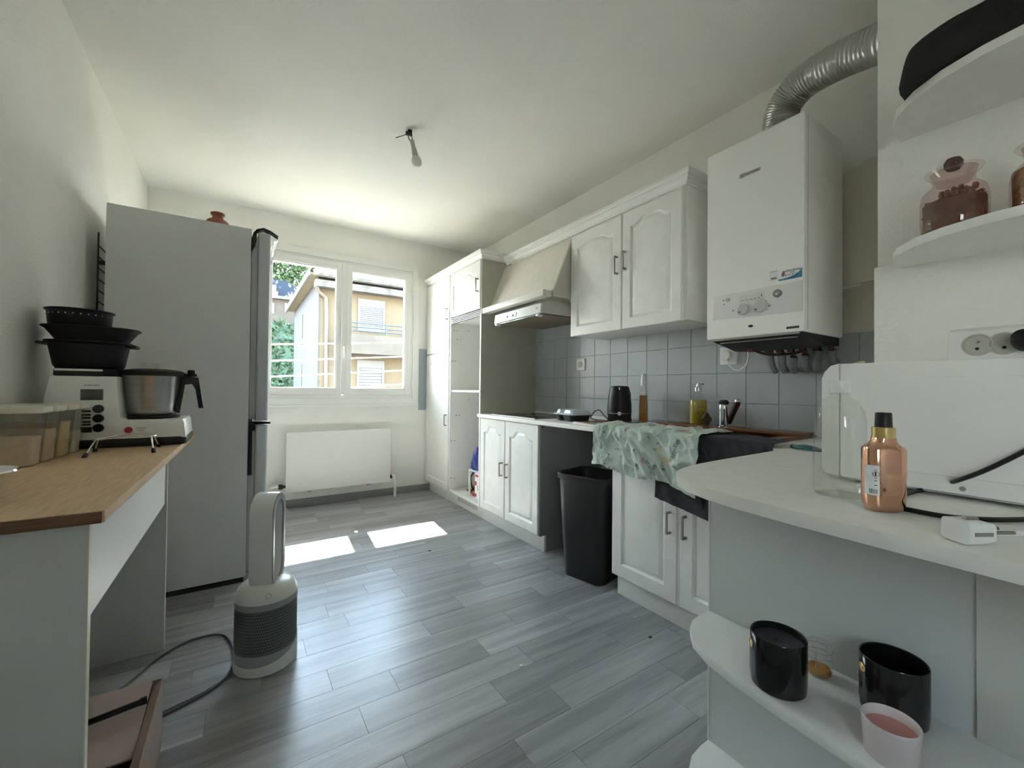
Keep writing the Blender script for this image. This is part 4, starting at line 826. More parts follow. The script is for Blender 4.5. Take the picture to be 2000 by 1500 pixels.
part(arm, 'spray_head', MB().lathe([(0, -.016), (.011, -.012), (.0165, 0), (.0165, .008), (.012, .015), (0, .017)], e, 20, mtx=(e-s0).to_track_quat('Z', 'Y').to_matrix().to_4x4()), M['chrome'])
# ---- kettle
kt = thing('kettle', 'black kettle with thin silver band standing on the sink drainer', 'kettle', (2.035, 1.865, SZ))
part(kt, 'base', MB().lathe([(0, 0), (.072, 0), (.076, .006), (.076, .018), (.072, .022), (0, .022)], (2.035, 1.865, SZ), 40), M['black'])
part(kt, 'body', MB().lathe([(0, .022), (.073, .022), (.076, .05), (.075, .10), (.069, .16), (.061, .205), (.058, .216), (.05, .221), (0, .224)], (2.035, 1.865, SZ), 48), M['black'])
part(kt, 'silver_band', MB().lathe([(.0755, .048), (.0770, .048), (.0770, .051), (.0755, .051)], (2.035, 1.865, SZ), 48), M['chrome'])
vd = Vector((-2.035, -1.865, 0)).normalized(); cb_ = Vector((2.035, 1.865, SZ))+vd*.0755
part(kt, 'badge', MB().lathe([(0, 0), (.012, 0), (.012, .003), (.009, .0035), (.0085, .002), (0, .002)], cb_+Vector((0, 0, .049)), 20, mtx=vd.to_track_quat('Z', 'Y').to_matrix().to_4x4()), M['steel'])
part(kt, 'lid_button', MB().box(2.035+vd.x*.058-.005, 2.035+vd.x*.058+.005, 1.865+vd.y*.058-.005, 1.865+vd.y*.058+.005, SZ+.194, SZ+.212, .003), M['steel'])
part(kt, 'handle', MB().loft([[(x, 1.875+y, SZ+z) for x, z in ((2.085, .20), (2.125, .205), (2.14, .17), (2.135, .06), (2.10, .05), (2.10, .065), (2.12, .075), (2.122, .165), (2.112, .185), (2.085, .182))] for y in (-.012, .016)]), M['black'])
part(kt, 'power_cord', MB().tube(crom([(2.00, 1.93, WT+.02), (2.03, 2.0, WT+.045), (2.07, 2.075, WT+.07), (2.08, 2.13, WT+.06), (2.06, 2.15, WT+.02), (2.04, 2.10, WT+.006), (2.03, 1.99, WT+.006), (2.03, 1.96, WT+.004)], 6), .004, 8), M['black'])
# ---- oil bottle
ox, oy, oz = 2.112, 1.738, SZ
ol = thing('oil_bottle', 'slim square glass bottle of amber oil with a white pourer', 'bottle', (ox, oy, oz), rotz=math.radians(20))
sq = lambda w, z, r=.006: [(x, y, z) for x, y in rrect(-w/2, w/2, -w/2, w/2, r, 3)]
part(ol, 'glass', MB().loft([sq(.048, 0), sq(.050, .004), sq(.046, .10), sq(.040, .19), sq(.028, .215), sq(.026, .235)], True, False), M['clear'], world=False)
part(ol, 'oil', MB().loft([sq(.044, .004), sq(.0445, .01), sq(.041, .10), sq(.0372, .165)]), mat('amber oil', (.30, .135, .012), .2), world=False)
part(ol, 'pourer', MB().lathe([(0, .225), (.017, .225), (.018, .25), (.015, .262), (.014, .285), (.011, .298), (0, .30)], (0, 0, 0), 20), M['white'], world=False)
# ---- washing-up liquid
lx, ly, lz = 2.165, 1.402, .916
sp = thing('soap_bottle', 'clear bottle of yellow washing-up liquid with a silver pump cap', 'bottle', (lx, ly, lz), rotz=math.radians(-30))
ov = lambda a, b, z: oval(a, b, z, 0, 0, 32, 3.2)
part(sp, 'bottle', MB().loft([ov(.044, .028, 0), ov(.047, .030, .006), ov(.047, .030, .115), ov(.044, .028, .138), ov(.028, .022, .160), ov(.015, .015, .172), ov(.014, .014, .188)], True, False), M['clear'], world=False)
part(sp, 'liquid', MB().loft([ov(.043, .026, .003), ov(.0445, .0275, .01), ov(.0445, .0275, .115), ov(.042, .026, .134)]), mat('yellow liquid', (.42, .32, .02), .25), world=False)
part(sp, 'cap', MB().lathe([(0, .184), (.018, .184), (.018, .205), (.010, .208), (.009, .222), (0, .223)], (0, 0, 0), 24).box(-.006, .032, -.007, .007, .218, .228, .003), M['steel'], world=False)
part(sp, 'label_print', MB().box(-.026, .026, -.0305, -.0295, .032, .036).lathe([(.012, 0), (.02, 0), (.02, .001), (.012, .001)], (0, -.0295, .062), 20, mtx=FACE_Y @ Matrix.Scale(.6, 4, (0, 1, 0))).text('citron', .016, Matrix.Translation((0, -.0305, .098)) @ FACE_Y), mat('label ink', (.20, .11, .01), .5), world=False)
spn = single('sponge', MB().box(-.045, .045, -.012, .012, 0, .05, .006).rot(Euler((math.radians(-25), math.radians(-18), math.radians(20))).to_matrix().to_4x4()), mat('olive sponge', (.10, .085, .03), .9, col2=(.05, .045, .02), vscale=60, bump=.4), 'worn olive sponge leaning against the soap bottle', 'sponge')
spn.location = (2.145, 1.325, .925)
# ---- takeaway tray
ta = thing('takeaway_box', 'black meal tray with a clear lid next to the hob', 'food box', (1.885, 2.14, WT), rotz=math.radians(-8))
tl = lambda w, d, z, r=.025: [(x, y, z) for x, y in rrect(-d/2, d/2, -w/2, w/2, r, 5)]
for yc, w in ((-.044, .118), (.066, .078)):
    part(ta, 'compartment', MB().loft([[(x, y+yc, z) for x, y, z in tl(w-.012, .135, 0)], [(x, y+yc, z) for x, y, z in tl(w+.004, .16, .040)]]), M['black'], world=False)
part(ta, 'flange', MB().loft([tl(.22, .165, .038), tl(.236, .182, .040), tl(.236, .182, .045), tl(.22, .165, .045)]), M['black'], world=False)
M['milky'] = mat('milky clear lid', (.62, .66, .72), .25)
part(ta, 'lid', MB().loft([tl(.238, .184, .044), tl(.24, .186, .050), tl(.222, .17, .053)]), M['milky'], world=False)
for yc, w in ((-.044, .118), (.066, .078)):
    part(ta, 'lid_dome', MB().loft([[(x, y+yc, z) for x, y, z in tl(w, .155, .05)], [(x, y+yc, z) for x, y, z in tl(w-.018, .135, .074)], [(x, y+yc, z) for x, y, z in tl(w-.03, .12, .077)]]), M['milky'], world=False)
# ---- tea towels
def towel(u, v, ya, yb, xb, zb, x_off, amp, seed, skew=0, layer=0.0):
    """cloth point: u along the worktop, v from the back edge over the front edge and down"""
    y = ya+(yb-ya)*u; XE = 1.655-layer; zt = WT+.016+layer; yy = y
    back = xb(u); drop = zb(u); l1 = back-XE; l2 = zt-drop; L_ = l1+l2; s = v*L_; r = .016
    nz = lambda f, k=0: mnoise.noise((y*f+seed, s*f*.8+k, seed*1.7+k))
    if s < l1-r: x, z, w = back-s, zt, 0.0
    elif s < l1+r: t = (s-(l1-r))/(2*r)*PI/2; x, z, w = XE+r-r*math.sin(t), zt-r+r*math.cos(t), math.sin(t)
    else: x, z, w = XE, zt-(s-l1), 1.0
    rdg = lambda f, k: 1-abs(mnoise.noise((y*f+seed+.35*s*f, s*f*.55+k, seed+k)))*2.2
    fold = amp*(.55*max(0, rdg(7, 1))+.55*max(0, rdg(13, 4))+.30*max(0, rdg(27, 6))+.35*nz(9)-.45)
    hang = max(0, s-l1)
    x -= w*(x_off+max(-.004, fold)+.02*hang); z += (1-w)*(max(-.004, fold*.4))
    yy += skew*hang+.006*nz(6, 8)
    return Vector((x, yy, z))
T1 = dict(ya=1.665, yb=1.045, xb=lambda u: 1.79+.13*math.sin(PI*min(1, u*1.25))*u+.02*math.sin(u*9)+(.08*u), zb=lambda u: .700-.035*u+.012*math.sin(u*11), x_off=.024, amp=.036, seed=2.3, layer=.011)
T2 = dict(ya=1.285, yb=.765, xb=lambda u: 1.87-.10*max(0, u-.7)/.3, zb=lambda u: .600-.075*u, x_off=.003, amp=.013, seed=7.1, layer=.0)
def towelmesh(T, nu=170, nv=120):
    mb = MB().grid(lambda u, v: towel(u, v, **T), nu, nv); b = mb.bm; bmesh.ops.recalc_face_normals(b, faces=b.faces[:]); bmesh.ops.solidify(b, geom=b.faces[:], thickness=.0016); return mb
def clothmat(name, c, c2, marks=False):
    m = mat(name, c, .95, col2=c2, vscale=22, bump=.55, bscale=38)
    if marks:
        nt = m.node_tree; b = nt.nodes['Principled BSDF']; src = b.inputs['Base Color'].links[0].from_socket; tc = nt.nodes.new('ShaderNodeTexCoord')
        for k, (col, sc, lo) in enumerate((((.58, .48, .26), 13, .70), ((.50, .27, .27), 16, .72), ((.20, .26, .23), 34, .69))):
            n = nt.nodes.new('ShaderNodeTexNoise'); n.noise_dimensions = '4D'; n.inputs['W'].default_value = k*3.3; n.inputs['Scale'].default_value = sc; n.inputs['Detail'].default_value = 2; nt.links.new(tc.outputs['Object'], n.inputs['Vector'])
            r = nt.nodes.new('ShaderNodeValToRGB'); r.color_ramp.elements[0].position = lo-.06; r.color_ramp.elements[1].position = lo; nt.links.new(n.outputs['Fac'], r.inputs['Fac'])
            mx = nt.nodes.new('ShaderNodeMix'); mx.data_type = 'RGBA'; mx.inputs['B'].default_value = (*col, 1); nt.links.new(r.outputs['Color'], mx.inputs['Factor']); nt.links.new(src, mx.inputs['A']); src = mx.outputs['Result']
        nt.links.new(src, b.inputs['Base Color'])
    return m
t1 = thing('tea_towel', 'crumpled mint green printed tea towel hanging over the sink edge', 'towel', (1.68, 1.36, WT))
part(t1, 'cloth', towelmesh(T1), clothmat('mint cotton', (.56, .64, .585), (.47, .555, .50), True), smooth=80)
def clothtext(txt, size, u0, v0, ang):
    mb = MB().text(txt, size, Matrix.Identity(4), .0001); c, s = math.cos(ang), math.sin(ang)
    for v in mb.bm.verts:
        a, b = v.co.x*c-v.co.y*s, v.co.x*s+v.co.y*c
        p = towel(min(1, max(0, u0+a/.62)), min(1, max(0, v0-b/.42)), **T1); v.co = p+Vector((-.0022, 0, .0005))
    return mb
M['print'] = mat('dark green print', (.10, .14, .12), .9)
for txt, sz, u, v, an in (('famille', .034, .82, .66, 1.25), ('stable', .034, .62, .88, -.9), ('table', .022, .30, .60, -1.0), ('cuisine', .020, .10, .72, .6)):
    part(t1, 'printed_word', clothtext(txt, sz, u, v, an), M['print'], smooth=0)
single('hand_towel', towelmesh(T2, 70, 70), clothmat('charcoal cotton', (.035, .034, .042), (.022, .022, .028)), 'dark charcoal hand towel hanging partly under the mint tea towel', 'towel', smooth=80, loc=(1.68, 1.03, WT))
single('plastic_tool', MB().tube(crom([(1.73, .735, WT+.006), (1.70, .71, WT+.008), (1.69, .67, WT+.008), (1.70, .63, WT+.007)], 5), .006, 8).tube(crom([(1.735, .725, WT+.006), (1.725, .69, WT+.012), (1.72, .65, WT+.008)], 5), .006, 8).box(1.73, 1.75, .722, .745, WT, WT+.012, .004),
       mat('teal plastic', (.02, .10, .11), .4), 'teal plastic tool handles lying behind the clear bottle', 'tool', loc=(1.71, .69, WT))
# ---- niche contents
NF = .130
bxn = thing('printed_carton', 'white printed carton standing in the open oven niche', 'box', (1.83, 3.21, NF))
part(bxn, 'carton', MB().box(1.755, 1.90, 3.15, 3.285, NF, .356, .002), M['paper'])
part(bxn, 'print', MB().box(1.754, 1.756, 3.14, 3.275, .325, .345).box(1.754, 1.756, 3.25, 3.28, .15, .18).box(1.754, 1.756, 3.25, 3.28, .25, .285), M['red'])
part(bxn, 'text_lines', MB().box(1.754, 1.7555, 3.15, 3.24, .30, .304).box(1.754, 1.7555, 3.15, 3.24, .27, .275).box(1.754, 1.7555, 3.16, 3.235, .21, .26), mat('grey ink', (.3, .3, .3), .6))
bag = MB().loft([[(1.83+dx*(.8+.2*math.sin(3*t+z*20)), 3.335+dy, z) for t, dx, dy in [(2*PI*k/28, .085*f*math.cos(2*PI*k/28), .10*f*math.sin(2*PI*k/28)) for k in range(28)]] for z, f in ((.366, .75), (.385, .98), (.43, 1.02), (.48, .95), (.52, .8), (.545, .55), (.575, .42), (.58, .1))])
single('blue_bag', bag, mat('blue foil', (.03, .05, .30), .3, col2=(.015, .03, .16), vscale=14, bump=.4, bscale=18), 'crumpled shiny blue bag on the pile in the open niche', 'bag', loc=(1.83, 3.33, .366))
nets = MB().loft([[(1.93+.075*f*math.cos(2*PI*k/20), 3.24+.085*f*math.sin(2*PI*k/20), z) for k in range(20)] for z, f in ((.366, .6), (.40, 1), (.50, 1), (.56, .75), (.62, .5), (.66, .7), (.67, .6))])
single('grey_sack', nets, mat('grey mesh sack', (.16, .15, .14), .8, col2=(.28, .19, .13), vscale=40), 'grey mesh sack behind the blue bag in the niche', 'sack', loc=(1.93, 3.24, .366))
tray = single('white_stand', MB().box(1.76, 2.02, 3.12, 3.42, .358, .366, .002).box(1.76, 1.775, 3.40, 3.415, NF, .36).box(2.0, 2.015, 3.40, 3.415, NF, .36).box(2.0, 2.015, 3.125, 3.14, NF, .36), M['white'], 'low white stand holding the bags in the niche', 'stand', loc=(1.89, 3.27, NF))
for (x, y, r, lab) in ((1.80, 3.36, .036, 'orange brown onion beside the white carton in the niche'), (1.90, 3.50, .05, 'large orange brown onion by the niche side wall')):
    single('onion', MB().lathe([(0, 0), (r*.6, r*.1), (r, r*.65), (r*.85, r*1.15), (r*.3, r*1.45), (r*.1, r*1.7), (0, r*1.75)], (0, 0, 0), 20), mat('onion skin', (.40, .14, .06), .5, var=.3, vscale=20), lab, 'onion').location = (x, y, NF)
single('black_cable', MB().tube(crom([(1.84, 3.45, NF+.004), (1.85, 3.52, NF+.05), (1.85, 3.54, NF+.13), (1.85, 3.47, NF+.19), (1.86, 3.42, NF+.12), (1.87, 3.42, NF+.02)], 6), .007, 8), M['black'], 'thick black cable loop standing in the niche', 'cable', loc=(1.85, 3.46, NF))
single('dark_card', MB().prism([(1.84, 3.62), (1.80, 3.46), (1.87, 3.42), (1.93, 3.55)], NF, NF+.004, 'Z'), mat('dark card', (.09, .06, .05), .7), 'flat dark card lying on the niche floor', 'card', loc=(1.86, 3.5, NF))
# ---- microwave
mw = thing('microwave', 'white microwave seen from its side on the peninsula worktop', 'microwave', (1.4, .25, WT))
MX0, MX1, MY0, MY1, MZ0, MZ1 = 1.186, 1.622, .045, .405, .903, 1.168
part(mw, 'body', MB().prism(rrect(MY0, MY1-.0005, MZ0, MZ1, .006, 4), MX0, MX1, 'X', .004).box(MX0+.02, MX1-.02, MY1-.01, MY1+.01, MZ0+.02, MZ1-.03), M['whitemetal'])
part(mw, 'door', MB().prism([(MY1+.0005, MZ0), (MY1+.030, MZ0+.004), (MY1+.036, MZ0+.02), (MY1+.036, MZ1-.035), (MY1+.030, MZ1-.018), (MY1+.018, MZ1-.004), (MY1+.0005, MZ1+.001)], MX0-.0012, MX1+.001, 'X', .003), M['white'])
part(mw, 'side_emboss', MB().prism(rrect(.06, .352, .935, 1.135, .03, 6), MX0-.004, MX0+.006, 'X', .004, 3), M['whitemetal'])
part(mw, 'bottom_flange', MB().box(MX0+.006, MX0+.02, MY0, MY1, MZ0-.004, MZ0+.006), M['socketgrey'])
for x in (MX0+.04, MX1-.05):
    for y in (MY0+.03, MY1-.03): part(mw, 'foot', MB().lathe([(0, 0), (.012, 0), (.012, .013), (0, .013)], (x, y, WT-.0005), 14), M['rubber'])
v = U(1880, 955, X=MX0); part(mw, 'screw', MB().lathe([(0, 0), (.005, 0), (.004, .002), (0, .002)], (MX0, v.y, v.z), 12, mtx=FACE_X), M['steel'])
single('lime_clip', MB().box(-.032, .032, -.007, .007, 0, .012, .004).rot(Euler((0, math.radians(-14), math.radians(-25))).to_matrix().to_4x4()), mat('lime plastic', (.55, .62, .25), .4), 'small lime green plastic clip on the far corner of the microwave', 'clip').location = (1.31, .418, 1.163)
# ---- power strip
ps = thing('power_strip', 'white multi-socket power strip lying on top of the microwave', 'power strip', (1.27, .08, 1.168))
part(ps, 'body', MB().prism([(1.236, 1.1685), (1.304, 1.1685), (1.304, 1.222), (1.264, 1.236), (1.250, 1.229)], -.16, .236, 'Y', .005), M['white'])
nrm = Vector((-.974, 0, .226)).normalized(); NM = nrm.to_track_quat('Z', 'Y').to_matrix().to_4x4()
for px in (1909, 1962):
    v = U(px, 671, X=1.243); v.z = 1.199; fx_ = 1.236+(v.z-1.1685)*.2314; w_ = part(ps, 'socket', MB().lathe([(.0180, .0006), (.0205, .0), (.0225, .0), (.0225, .0028), (.0195, .0028), (.0185, .0010), (0, .0008)], (fx_, v.y, v.z), 32, mtx=NM), mat('socket cream', (.50, .49, .43), .5))
    part(w_, 'pin_hole', MB().lathe([(0, 0), (.003, 0), (.003, .001), (0, .001)], (fx_-.0007-.0018, v.y, v.z-.008), 10, mtx=NM), M['ink'])
    part(w_, 'earth_pin', MB().lathe([(0, 0), (.0022, 0), (.0022, .006), (0, .007)], (fx_+.001, v.y-.001, v.z+.006), 10, mtx=NM), M['steel'])
v = U(2005, 665, X=1.24); v.z = 1.199
single('black_plug', MB().lathe([(0, 0), (.018, 0), (.019, .012), (.017, .03), (.009, .036), (0, .037)], (1.2435, v.y, v.z), 24, mtx=NM), M['black'], 'round black plug pushed into the power strip', 'plug', loc=(1.24, v.y, v.z))
# ---- cords on the peninsula
c1 = [tuple(U(2060, 850, X=1.172)), tuple(U(2000, 882, X=1.172)), tuple(U(1930, 916, X=1.165)), tuple(U(1880, 935, X=1.155)), tuple(U(1830, 950, Z=WT+.012)), tuple(U(1775, 963, Z=WT+.006)), (1.03, .272, WT+.005), (.985, .258, WT+.005)]
c1 += [tuple(U(px, py, Z=WT+.005)) for px, py in ((1772, 995), (1850, 1009), (1930, 1015), (2010, 1014), (2120, 1008))]
part(mw, 'power_cord', MB().tube(crom(c1, 8), .0042, 8), M['black'], 'black power cord')
pg = thing('white_plug', 'white two-pin plug with cable lying on the peninsula worktop edge', 'plug', (.865, .140, WT), rotz=math.atan2(-.54, .84)+.05)
part(pg, 'body', MB().loft([[(-.030, y, .016+z) for y, z in rrect(-.013, .013, -.012, .012, .005, 3)], [(-.026, y, .017+z) for y, z in rrect(-.018, .018, -.016, .016, .006, 3)], [(.004, y, .017+z) for y, z in rrect(-.0175, .0175, -.0155, .0155, .006, 3)], [(.016, y, .015+z) for y, z in rrect(-.016, .016, -.011, .014, .005, 3)], [(.020, y, .015+z) for y, z in rrect(-.012, .012, -.008, .010, .004, 3)]]), M['white'], world=False)
for y in (-.0095, .0095): part(pg, 'pin', MB().tube([(.012, y, .016), (.050, y, .016)], .0026, 10), mat('plug pin', (.30, .29, .27), .3, metal=.9), world=False)
part(pg, 'earth_clip', MB().box(-.018, .008, -.0188, -.0165, .014, .019).box(-.012, .006, -.004, .004, .031, .036, .002), M['nickel'], world=False)
single('white_cable', MB().tube(crom([(.885, .135, WT+.010), (.93, .125, WT+.006), (.99, .08, WT+.005), (1.03, .0, WT+.005), (1.04, -.1, WT+.005)], 8), .004, 8), M['white'], 'thin white cable trailing from the white plug', 'cable', loc=(.97, .05, WT))
# ---- bottles
bt = thing('clear_bottle', 'empty clear plastic bottle with a white screw cap on the peninsula', 'bottle', (1.030, .352, WT))
part(bt, 'body', MB().lathe([(0, .006), (.03, .003), (.040, 0), (.0435, .006), (.044, .05), (.0425, .10), (.044, .15), (.040, .172), (.030, .190), (.018, .199), (.0145, .203), (.0145, .222)], (1.030, .352, WT), 48), M['clear'])
part(bt, 'collar', MB().lathe([(.0145, 0), (.018, 0), (.018, .003), (.0145, .003)], (1.030, .352, WT+.2045), 32), M['clear'])
part(bt, 'cap', MB().lathe([(0, .024), (.0165, .024), (.0175, .021), (.0175, 0), (.0, 0)], (1.030, .352, WT+.2085), 40), M['white'])
cbx, cby = .958, .262
cp = thing('copper_bottle', 'rose gold mirror-finish spray bottle with a black cap and gold collar', 'bottle', (cbx, cby, WT), rotz=math.radians(-38))
eo = lambda a, b, z: oval(a, b, z, 0, 0, 40, 3.0)
part(cp, 'body', MB().loft([eo(.022, .013, 0), eo(.027, .0165, .003), eo(.0305, .0195, .012), eo(.0315, .0205, .03), eo(.0315, .0205, .108), eo(.0305, .0195, .112), eo(.027, .018, .1145), eo(.021, .0165, .118), eo(.0165, .0155, .124), eo(.0155, .0155, .130)]), M['copper'], world=False)
part(cp, 'collar', MB().lathe([(0, .129), (.0165, .129), (.0165, .147), (.0155, .148), (0, .148)], (0, 0, 0), 40), M['gold'], world=False)
part(cp, 'cap', MB().lathe([(0, .147), (.0125, .147), (.0115, .172), (.0105, .1735), (0, .1735)], (0, 0, 0), 36), M['black'], world=False)
lab = lambda t, z, e: Vector((-.0318*math.copysign(abs(math.cos(t))**(2/3), math.cos(t))*(1+e), -.0208*math.copysign(abs(math.sin(t))**(2/3), math.sin(t))*(1+e), z))
lb_ = part(cp, 'label', MB().grid(lambda u, v: lab(.02+u*1.02, .030+v*.052, .004), 12, 2), M['paper'], world=False)
di = MB()
def labbox(u0, u1, z0, z1): return di.grid(lambda u, v: lab(u0+(u1-u0)*u, z0+(z1-z0)*v, .010), 3, 1)
for k in range(11): labbox(.34+k*.055, .34+k*.055+.016+.018*(k % 3 == 0), .033, .041)
labbox(.62, .66, .063, .069); labbox(.72, .90, .055, .0562); labbox(.72, .90, .047, .0482)
part(lb_, 'barcode', di, M['ink'], world=False, smooth=0)
di = MB()
cz = .067; tt = .80
for s in range(4):
    c_ = [(0, .0085), (.26, 0), (0, -.0085), (-.26, 0)]; a_, b_ = c_[s], c_[(s+1) % 4]
    di.grid(lambda u, v: lab(tt+(a_[0]+(b_[0]-a_[0])*u)*(1-.14*v), cz+(a_[1]+(b_[1]-a_[1])*u)*(1-.14*v), .011), 2, 1)
part(lb_, 'hazard_diamond', di, mat('hazard red', (.25, .03, .10), .5), world=False, smooth=0)
di = MB(); di.grid(lambda u, v: lab(tt-.05+.1*u, cz-.004+.008*v, .011), 2, 1); part(lb_, 'flame_mark', di, M['ink'], world=False, smooth=0)
# ---- candles and jar on the open shelf
CZ = .483
def candle(loc, rz, label, full):
    t = thing('black_candle', label, 'candle', loc, rz, group='black glass candles')
    part(t, 'glass', MB().lathe([(0, 0), (.046, 0), (.050, .004), (.0515, .02), (.0515, .106), (.0505, .108), (.0485, .106), (.0485, .008), (0, .006)], (0, 0, 0), 56), mat('glossy black glass', (.008, .008, .009), .12), world=False)
    b = part(t, 'gold_badge', MB().lathe([(0, 0), (.009, 0), (.0085, .0015), (.006, .002), (.0055, .0012), (.003, .0022), (0, .0022)], (-.0513, 0, .082), 24, mtx=FACE_X @ Matrix.Rotation(.3, 4, 'Z')), M['gold'], world=False)
    fr_ = MB()
    for k in range(9):
        a = PI-.26+.52*k/8
        if k < 8: fr_.tube([(.0517*math.cos(a), .0517*math.sin(a), .068), (.0517*math.cos(a+.065), .0517*math.sin(a+.065), .068)], .0003, 4).tube([(.0517*math.cos(a), .0517*math.sin(a), .022), (.0517*math.cos(a+.065), .0517*math.sin(a+.065), .022)], .0003, 4)
    for a in (PI-.26, PI+.26): fr_.tube([(.0517*math.cos(a), .0517*math.sin(a), .022), (.0517*math.cos(a), .0517*math.sin(a), .068)], .0003, 4)
    part(t, 'label_frame', fr_, mat('faint grey print', (.12, .12, .12), .5), world=False)
    if full:
        w = part(t, 'wax', MB().lathe([(0, .090), (.006, .0905), (.012, .093), (.02, .0925), (.026, .094), (.048, .0945), (.048, .02), (0, .02)], (0, 0, 0), 40), M['wax'], world=False)
        part(w, 'wick', MB().tube([(0, 0, .088), (.001, 0, .096), (.004, .001, .099)], .001, 6), M['ink'], world=False)
candle((.958, .434, CZ), math.radians(-46), 'black glass candle with dark wax and a wick', True)
candle((1.062, .276, CZ), math.radians(-46), 'empty black glass candle jar against the white side panel', False)
wcn = thing('white_candle', 'ribbed milky white glass candle with pink wax', 'candle', (.934, .246, CZ))
nr = 96
rr_ = lambda r, z: [((r+.0007*(k % 2))*math.cos(2*PI*k/nr), (r+.0007*(k % 2))*math.sin(2*PI*k/nr), z) for k in range(nr)]
pr = lambda r, z: [(r*math.cos(2*PI*k/nr), r*math.sin(2*PI*k/nr), z) for k in range(nr)]
part(wcn, 'glass', MB().loft([pr(.033, 0), rr_(.0355, .003), rr_(.0385, .058), pr(.0395, .062), pr(.0385, .0635), pr(.0365, .062), pr(.034, .02)]), M['milk'], world=False, smooth=60)
part(wcn, 'wax', MB().lathe([(0, .046), (.03, .046), (.0362, .047), (.0355, .03), (0, .03)], (0, 0, 0), 40), M['pinkwax'], world=False)
jr = thing('clip_jar', 'tiny clip-top glass jar with orange powder behind the black candle', 'jar', (1.074, .404, CZ))
part(jr, 'glass', MB().lathe([(0, .002), (.022, 0), (.025, .006), (.025, .038), (.021, .046), (.021, .050)], (0, 0, 0), 36), M['clear'], world=False)
part(jr, 'contents', MB().lathe([(0, .003), (.021, .004), (.0225, .01), (.021, .016), (0, .021)], (0, 0, 0), 28), mat('orange powder', (.50, .24, .05), .9, var=.2), world=False)
part(jr, 'lid', MB().lathe([(.021, .051), (.024, .052), (.025, .058), (.022, .070), (.012, .073), (0, .073)], (0, 0, 0), 36), M['clear'], world=False)
part(jr, 'wire_clip', MB().tube([(.0248*math.cos(a), .0248*math.sin(a), .043) for a in [2*PI*k/24 for k in range(24)]], .0007, 6, closed=True).tube([(.0255*math.cos(a), .0255*math.sin(a), .056) for a in [2*PI*k/24 for k in range(24)]], .0007, 6, closed=True).tube(crom([(-.026, -.004, .057), (-.030, -.006, .048), (-.027, -.006, .040), (-.029, -.004, .024)], 4), .0008, 6), M['nickel'], world=False)
# ---- jars and black pouch on the wall shelf
SH = 1.491
def glassjar(loc, label, fill, var):
    t = thing('glass_jar', label, 'jar', loc, group='pink glass jars')
    part(t, 'glass', MB().lathe([(0, .002), (.054, 0), (.058, .006), (.060, .03), (.060, .085), (.056, .105), (.040, .122), (.036, .132), (.040, .142), (.052, .156), (.053, .158)], (0, 0, 0), 48), M['glassware'], world=False)
    part(t, 'contents', MB().loft([[(r*(1+.03*math.sin(5*a+z*90))*math.cos(a), r*(1+.03*math.cos(7*a+z*60))*math.sin(a), z) for a in [2*PI*k/36 for k in range(36)]] for r, z in ((.05, .006), (.055, .012), (.055, .05), (.055, var), (.03, var+.012), (.004, var+.015))]), mat('jar filling', fill, .8, col2=tuple(c*.35 for c in fill), vscale=70 if var > .08 else 35, bump=.5, bscale=60), world=False)
    st_ = part(t, 'stopper', MB().lathe([(0, .125), (.030, .125), (.034, .135), (.040, .150), (.042, .156), (.03, .160), (0, .161)], (0, 0, 0), 36), M['glassware'], world=False)
    part(st_, 'knob', MB().lathe([(0, .158), (.012, .160), (.017, .168), (.018, .178), (.013, .187), (0, .190)], (0, 0, 0), 28), mat('brown glass knob', (.07, .025, .02), .15), world=False)
    return t
j1 = glassjar((1.462, .266, SH), 'pink glass jar of brown nuggets with a round stopper', (.20, .10, .065), .078)
ng = MB(); rj = random.Random(5)
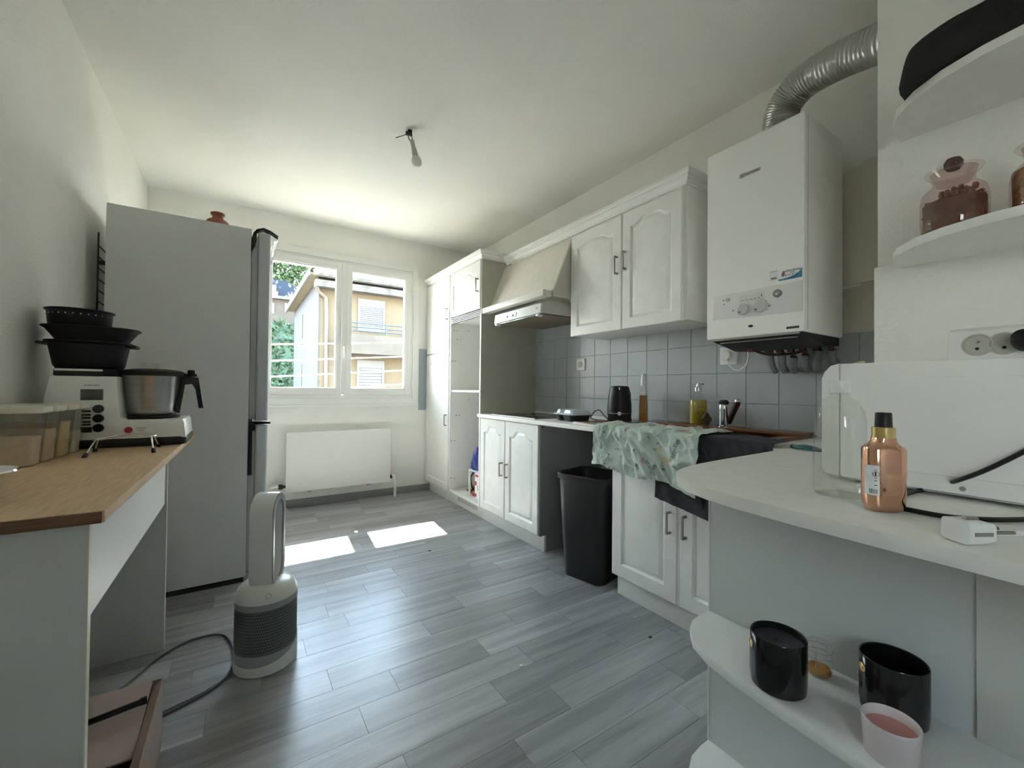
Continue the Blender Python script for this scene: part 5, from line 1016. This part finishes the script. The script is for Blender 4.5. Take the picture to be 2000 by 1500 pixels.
for k in range(150):
    a, z = rj.uniform(0, 2*PI), rj.uniform(.010, .104); r = rj.uniform(.040, .050) if z < .088 else rj.uniform(0, .044)
    b = bmesh.new(); bmesh.ops.create_icosphere(b, subdivisions=1, radius=.0085)
    ng.add(b, Matrix.Translation((r*math.cos(a), r*math.sin(a), z)) @ Euler((rj.uniform(0, 3), rj.uniform(0, 3), a)).to_matrix().to_4x4() @ Matrix.Diagonal((1.25, .8, .75, 1)))
nn = part(j1, 'nuggets', ng, mat('brown nuggets', (.33, .17, .10), .85, col2=(.20, .09, .05), vscale=60), world=False); nn['kind'] = 'stuff'
glassjar((1.462, .118, SH), 'pink glass jar filled with golden powder', (.50, .28, .12), .104)
prof_ = [(.352, 1.866), (.338, 1.93), (.318, 1.955), (.26, 1.965), (.20, 1.968), (.192, 1.985), (.176, 1.99), (.165, 1.97), (.14, 1.95), (.10, 1.93), (.02, 1.92), (-.05, 1.866)]
prof_ = [(p.x, p.y) for p in crom([(a, b, 0) for a, b in prof_[:-1]], 4)]+[(-.05, 1.866)]; prof_ = [(y, max(z, 1.866)) for y, z in prof_]
pm = MB()
lps = []
for x, f in ((1.36, .90), (1.367, .97), (1.40, 1.0), (1.46, 1.0), (1.495, .96), (1.50, .88)):
    cyc, czc = .15, 1.866; lps.append([(x+.012*math.sin(20*y), cyc+(y-cyc)*f, czc+(z-czc)*f) for y, z in prof_])
pm.loft(lps)
single('fabric_pouch', pm, mat('black quilted fabric', (.010, .010, .011), .85, bump=.3, bscale=30), 'black padded fabric pouch lying on the upper wall shelf', 'pouch', smooth=60, loc=(1.43, .15, 1.864))
# ---- crumbs
for (px, py, c, lab) in ((839, 1076, (.01, .01, .01), 'tiny black crumb on the floor near the sun patch'), (1018, 1301, (.8, .8, .78), 'tiny white paper scrap on the grey floor'), (1270, 1245, (.03, .025, .02), 'thin dark sliver on the floor by the sink plinth')):
    p = U(px, py, Z=0); single('floor_crumb', MB().box(-.008, .008, -.005, .005, 0, .004, .0018), mat('crumb', c, .8), lab, 'crumb').location = (p.x, p.y, 0)
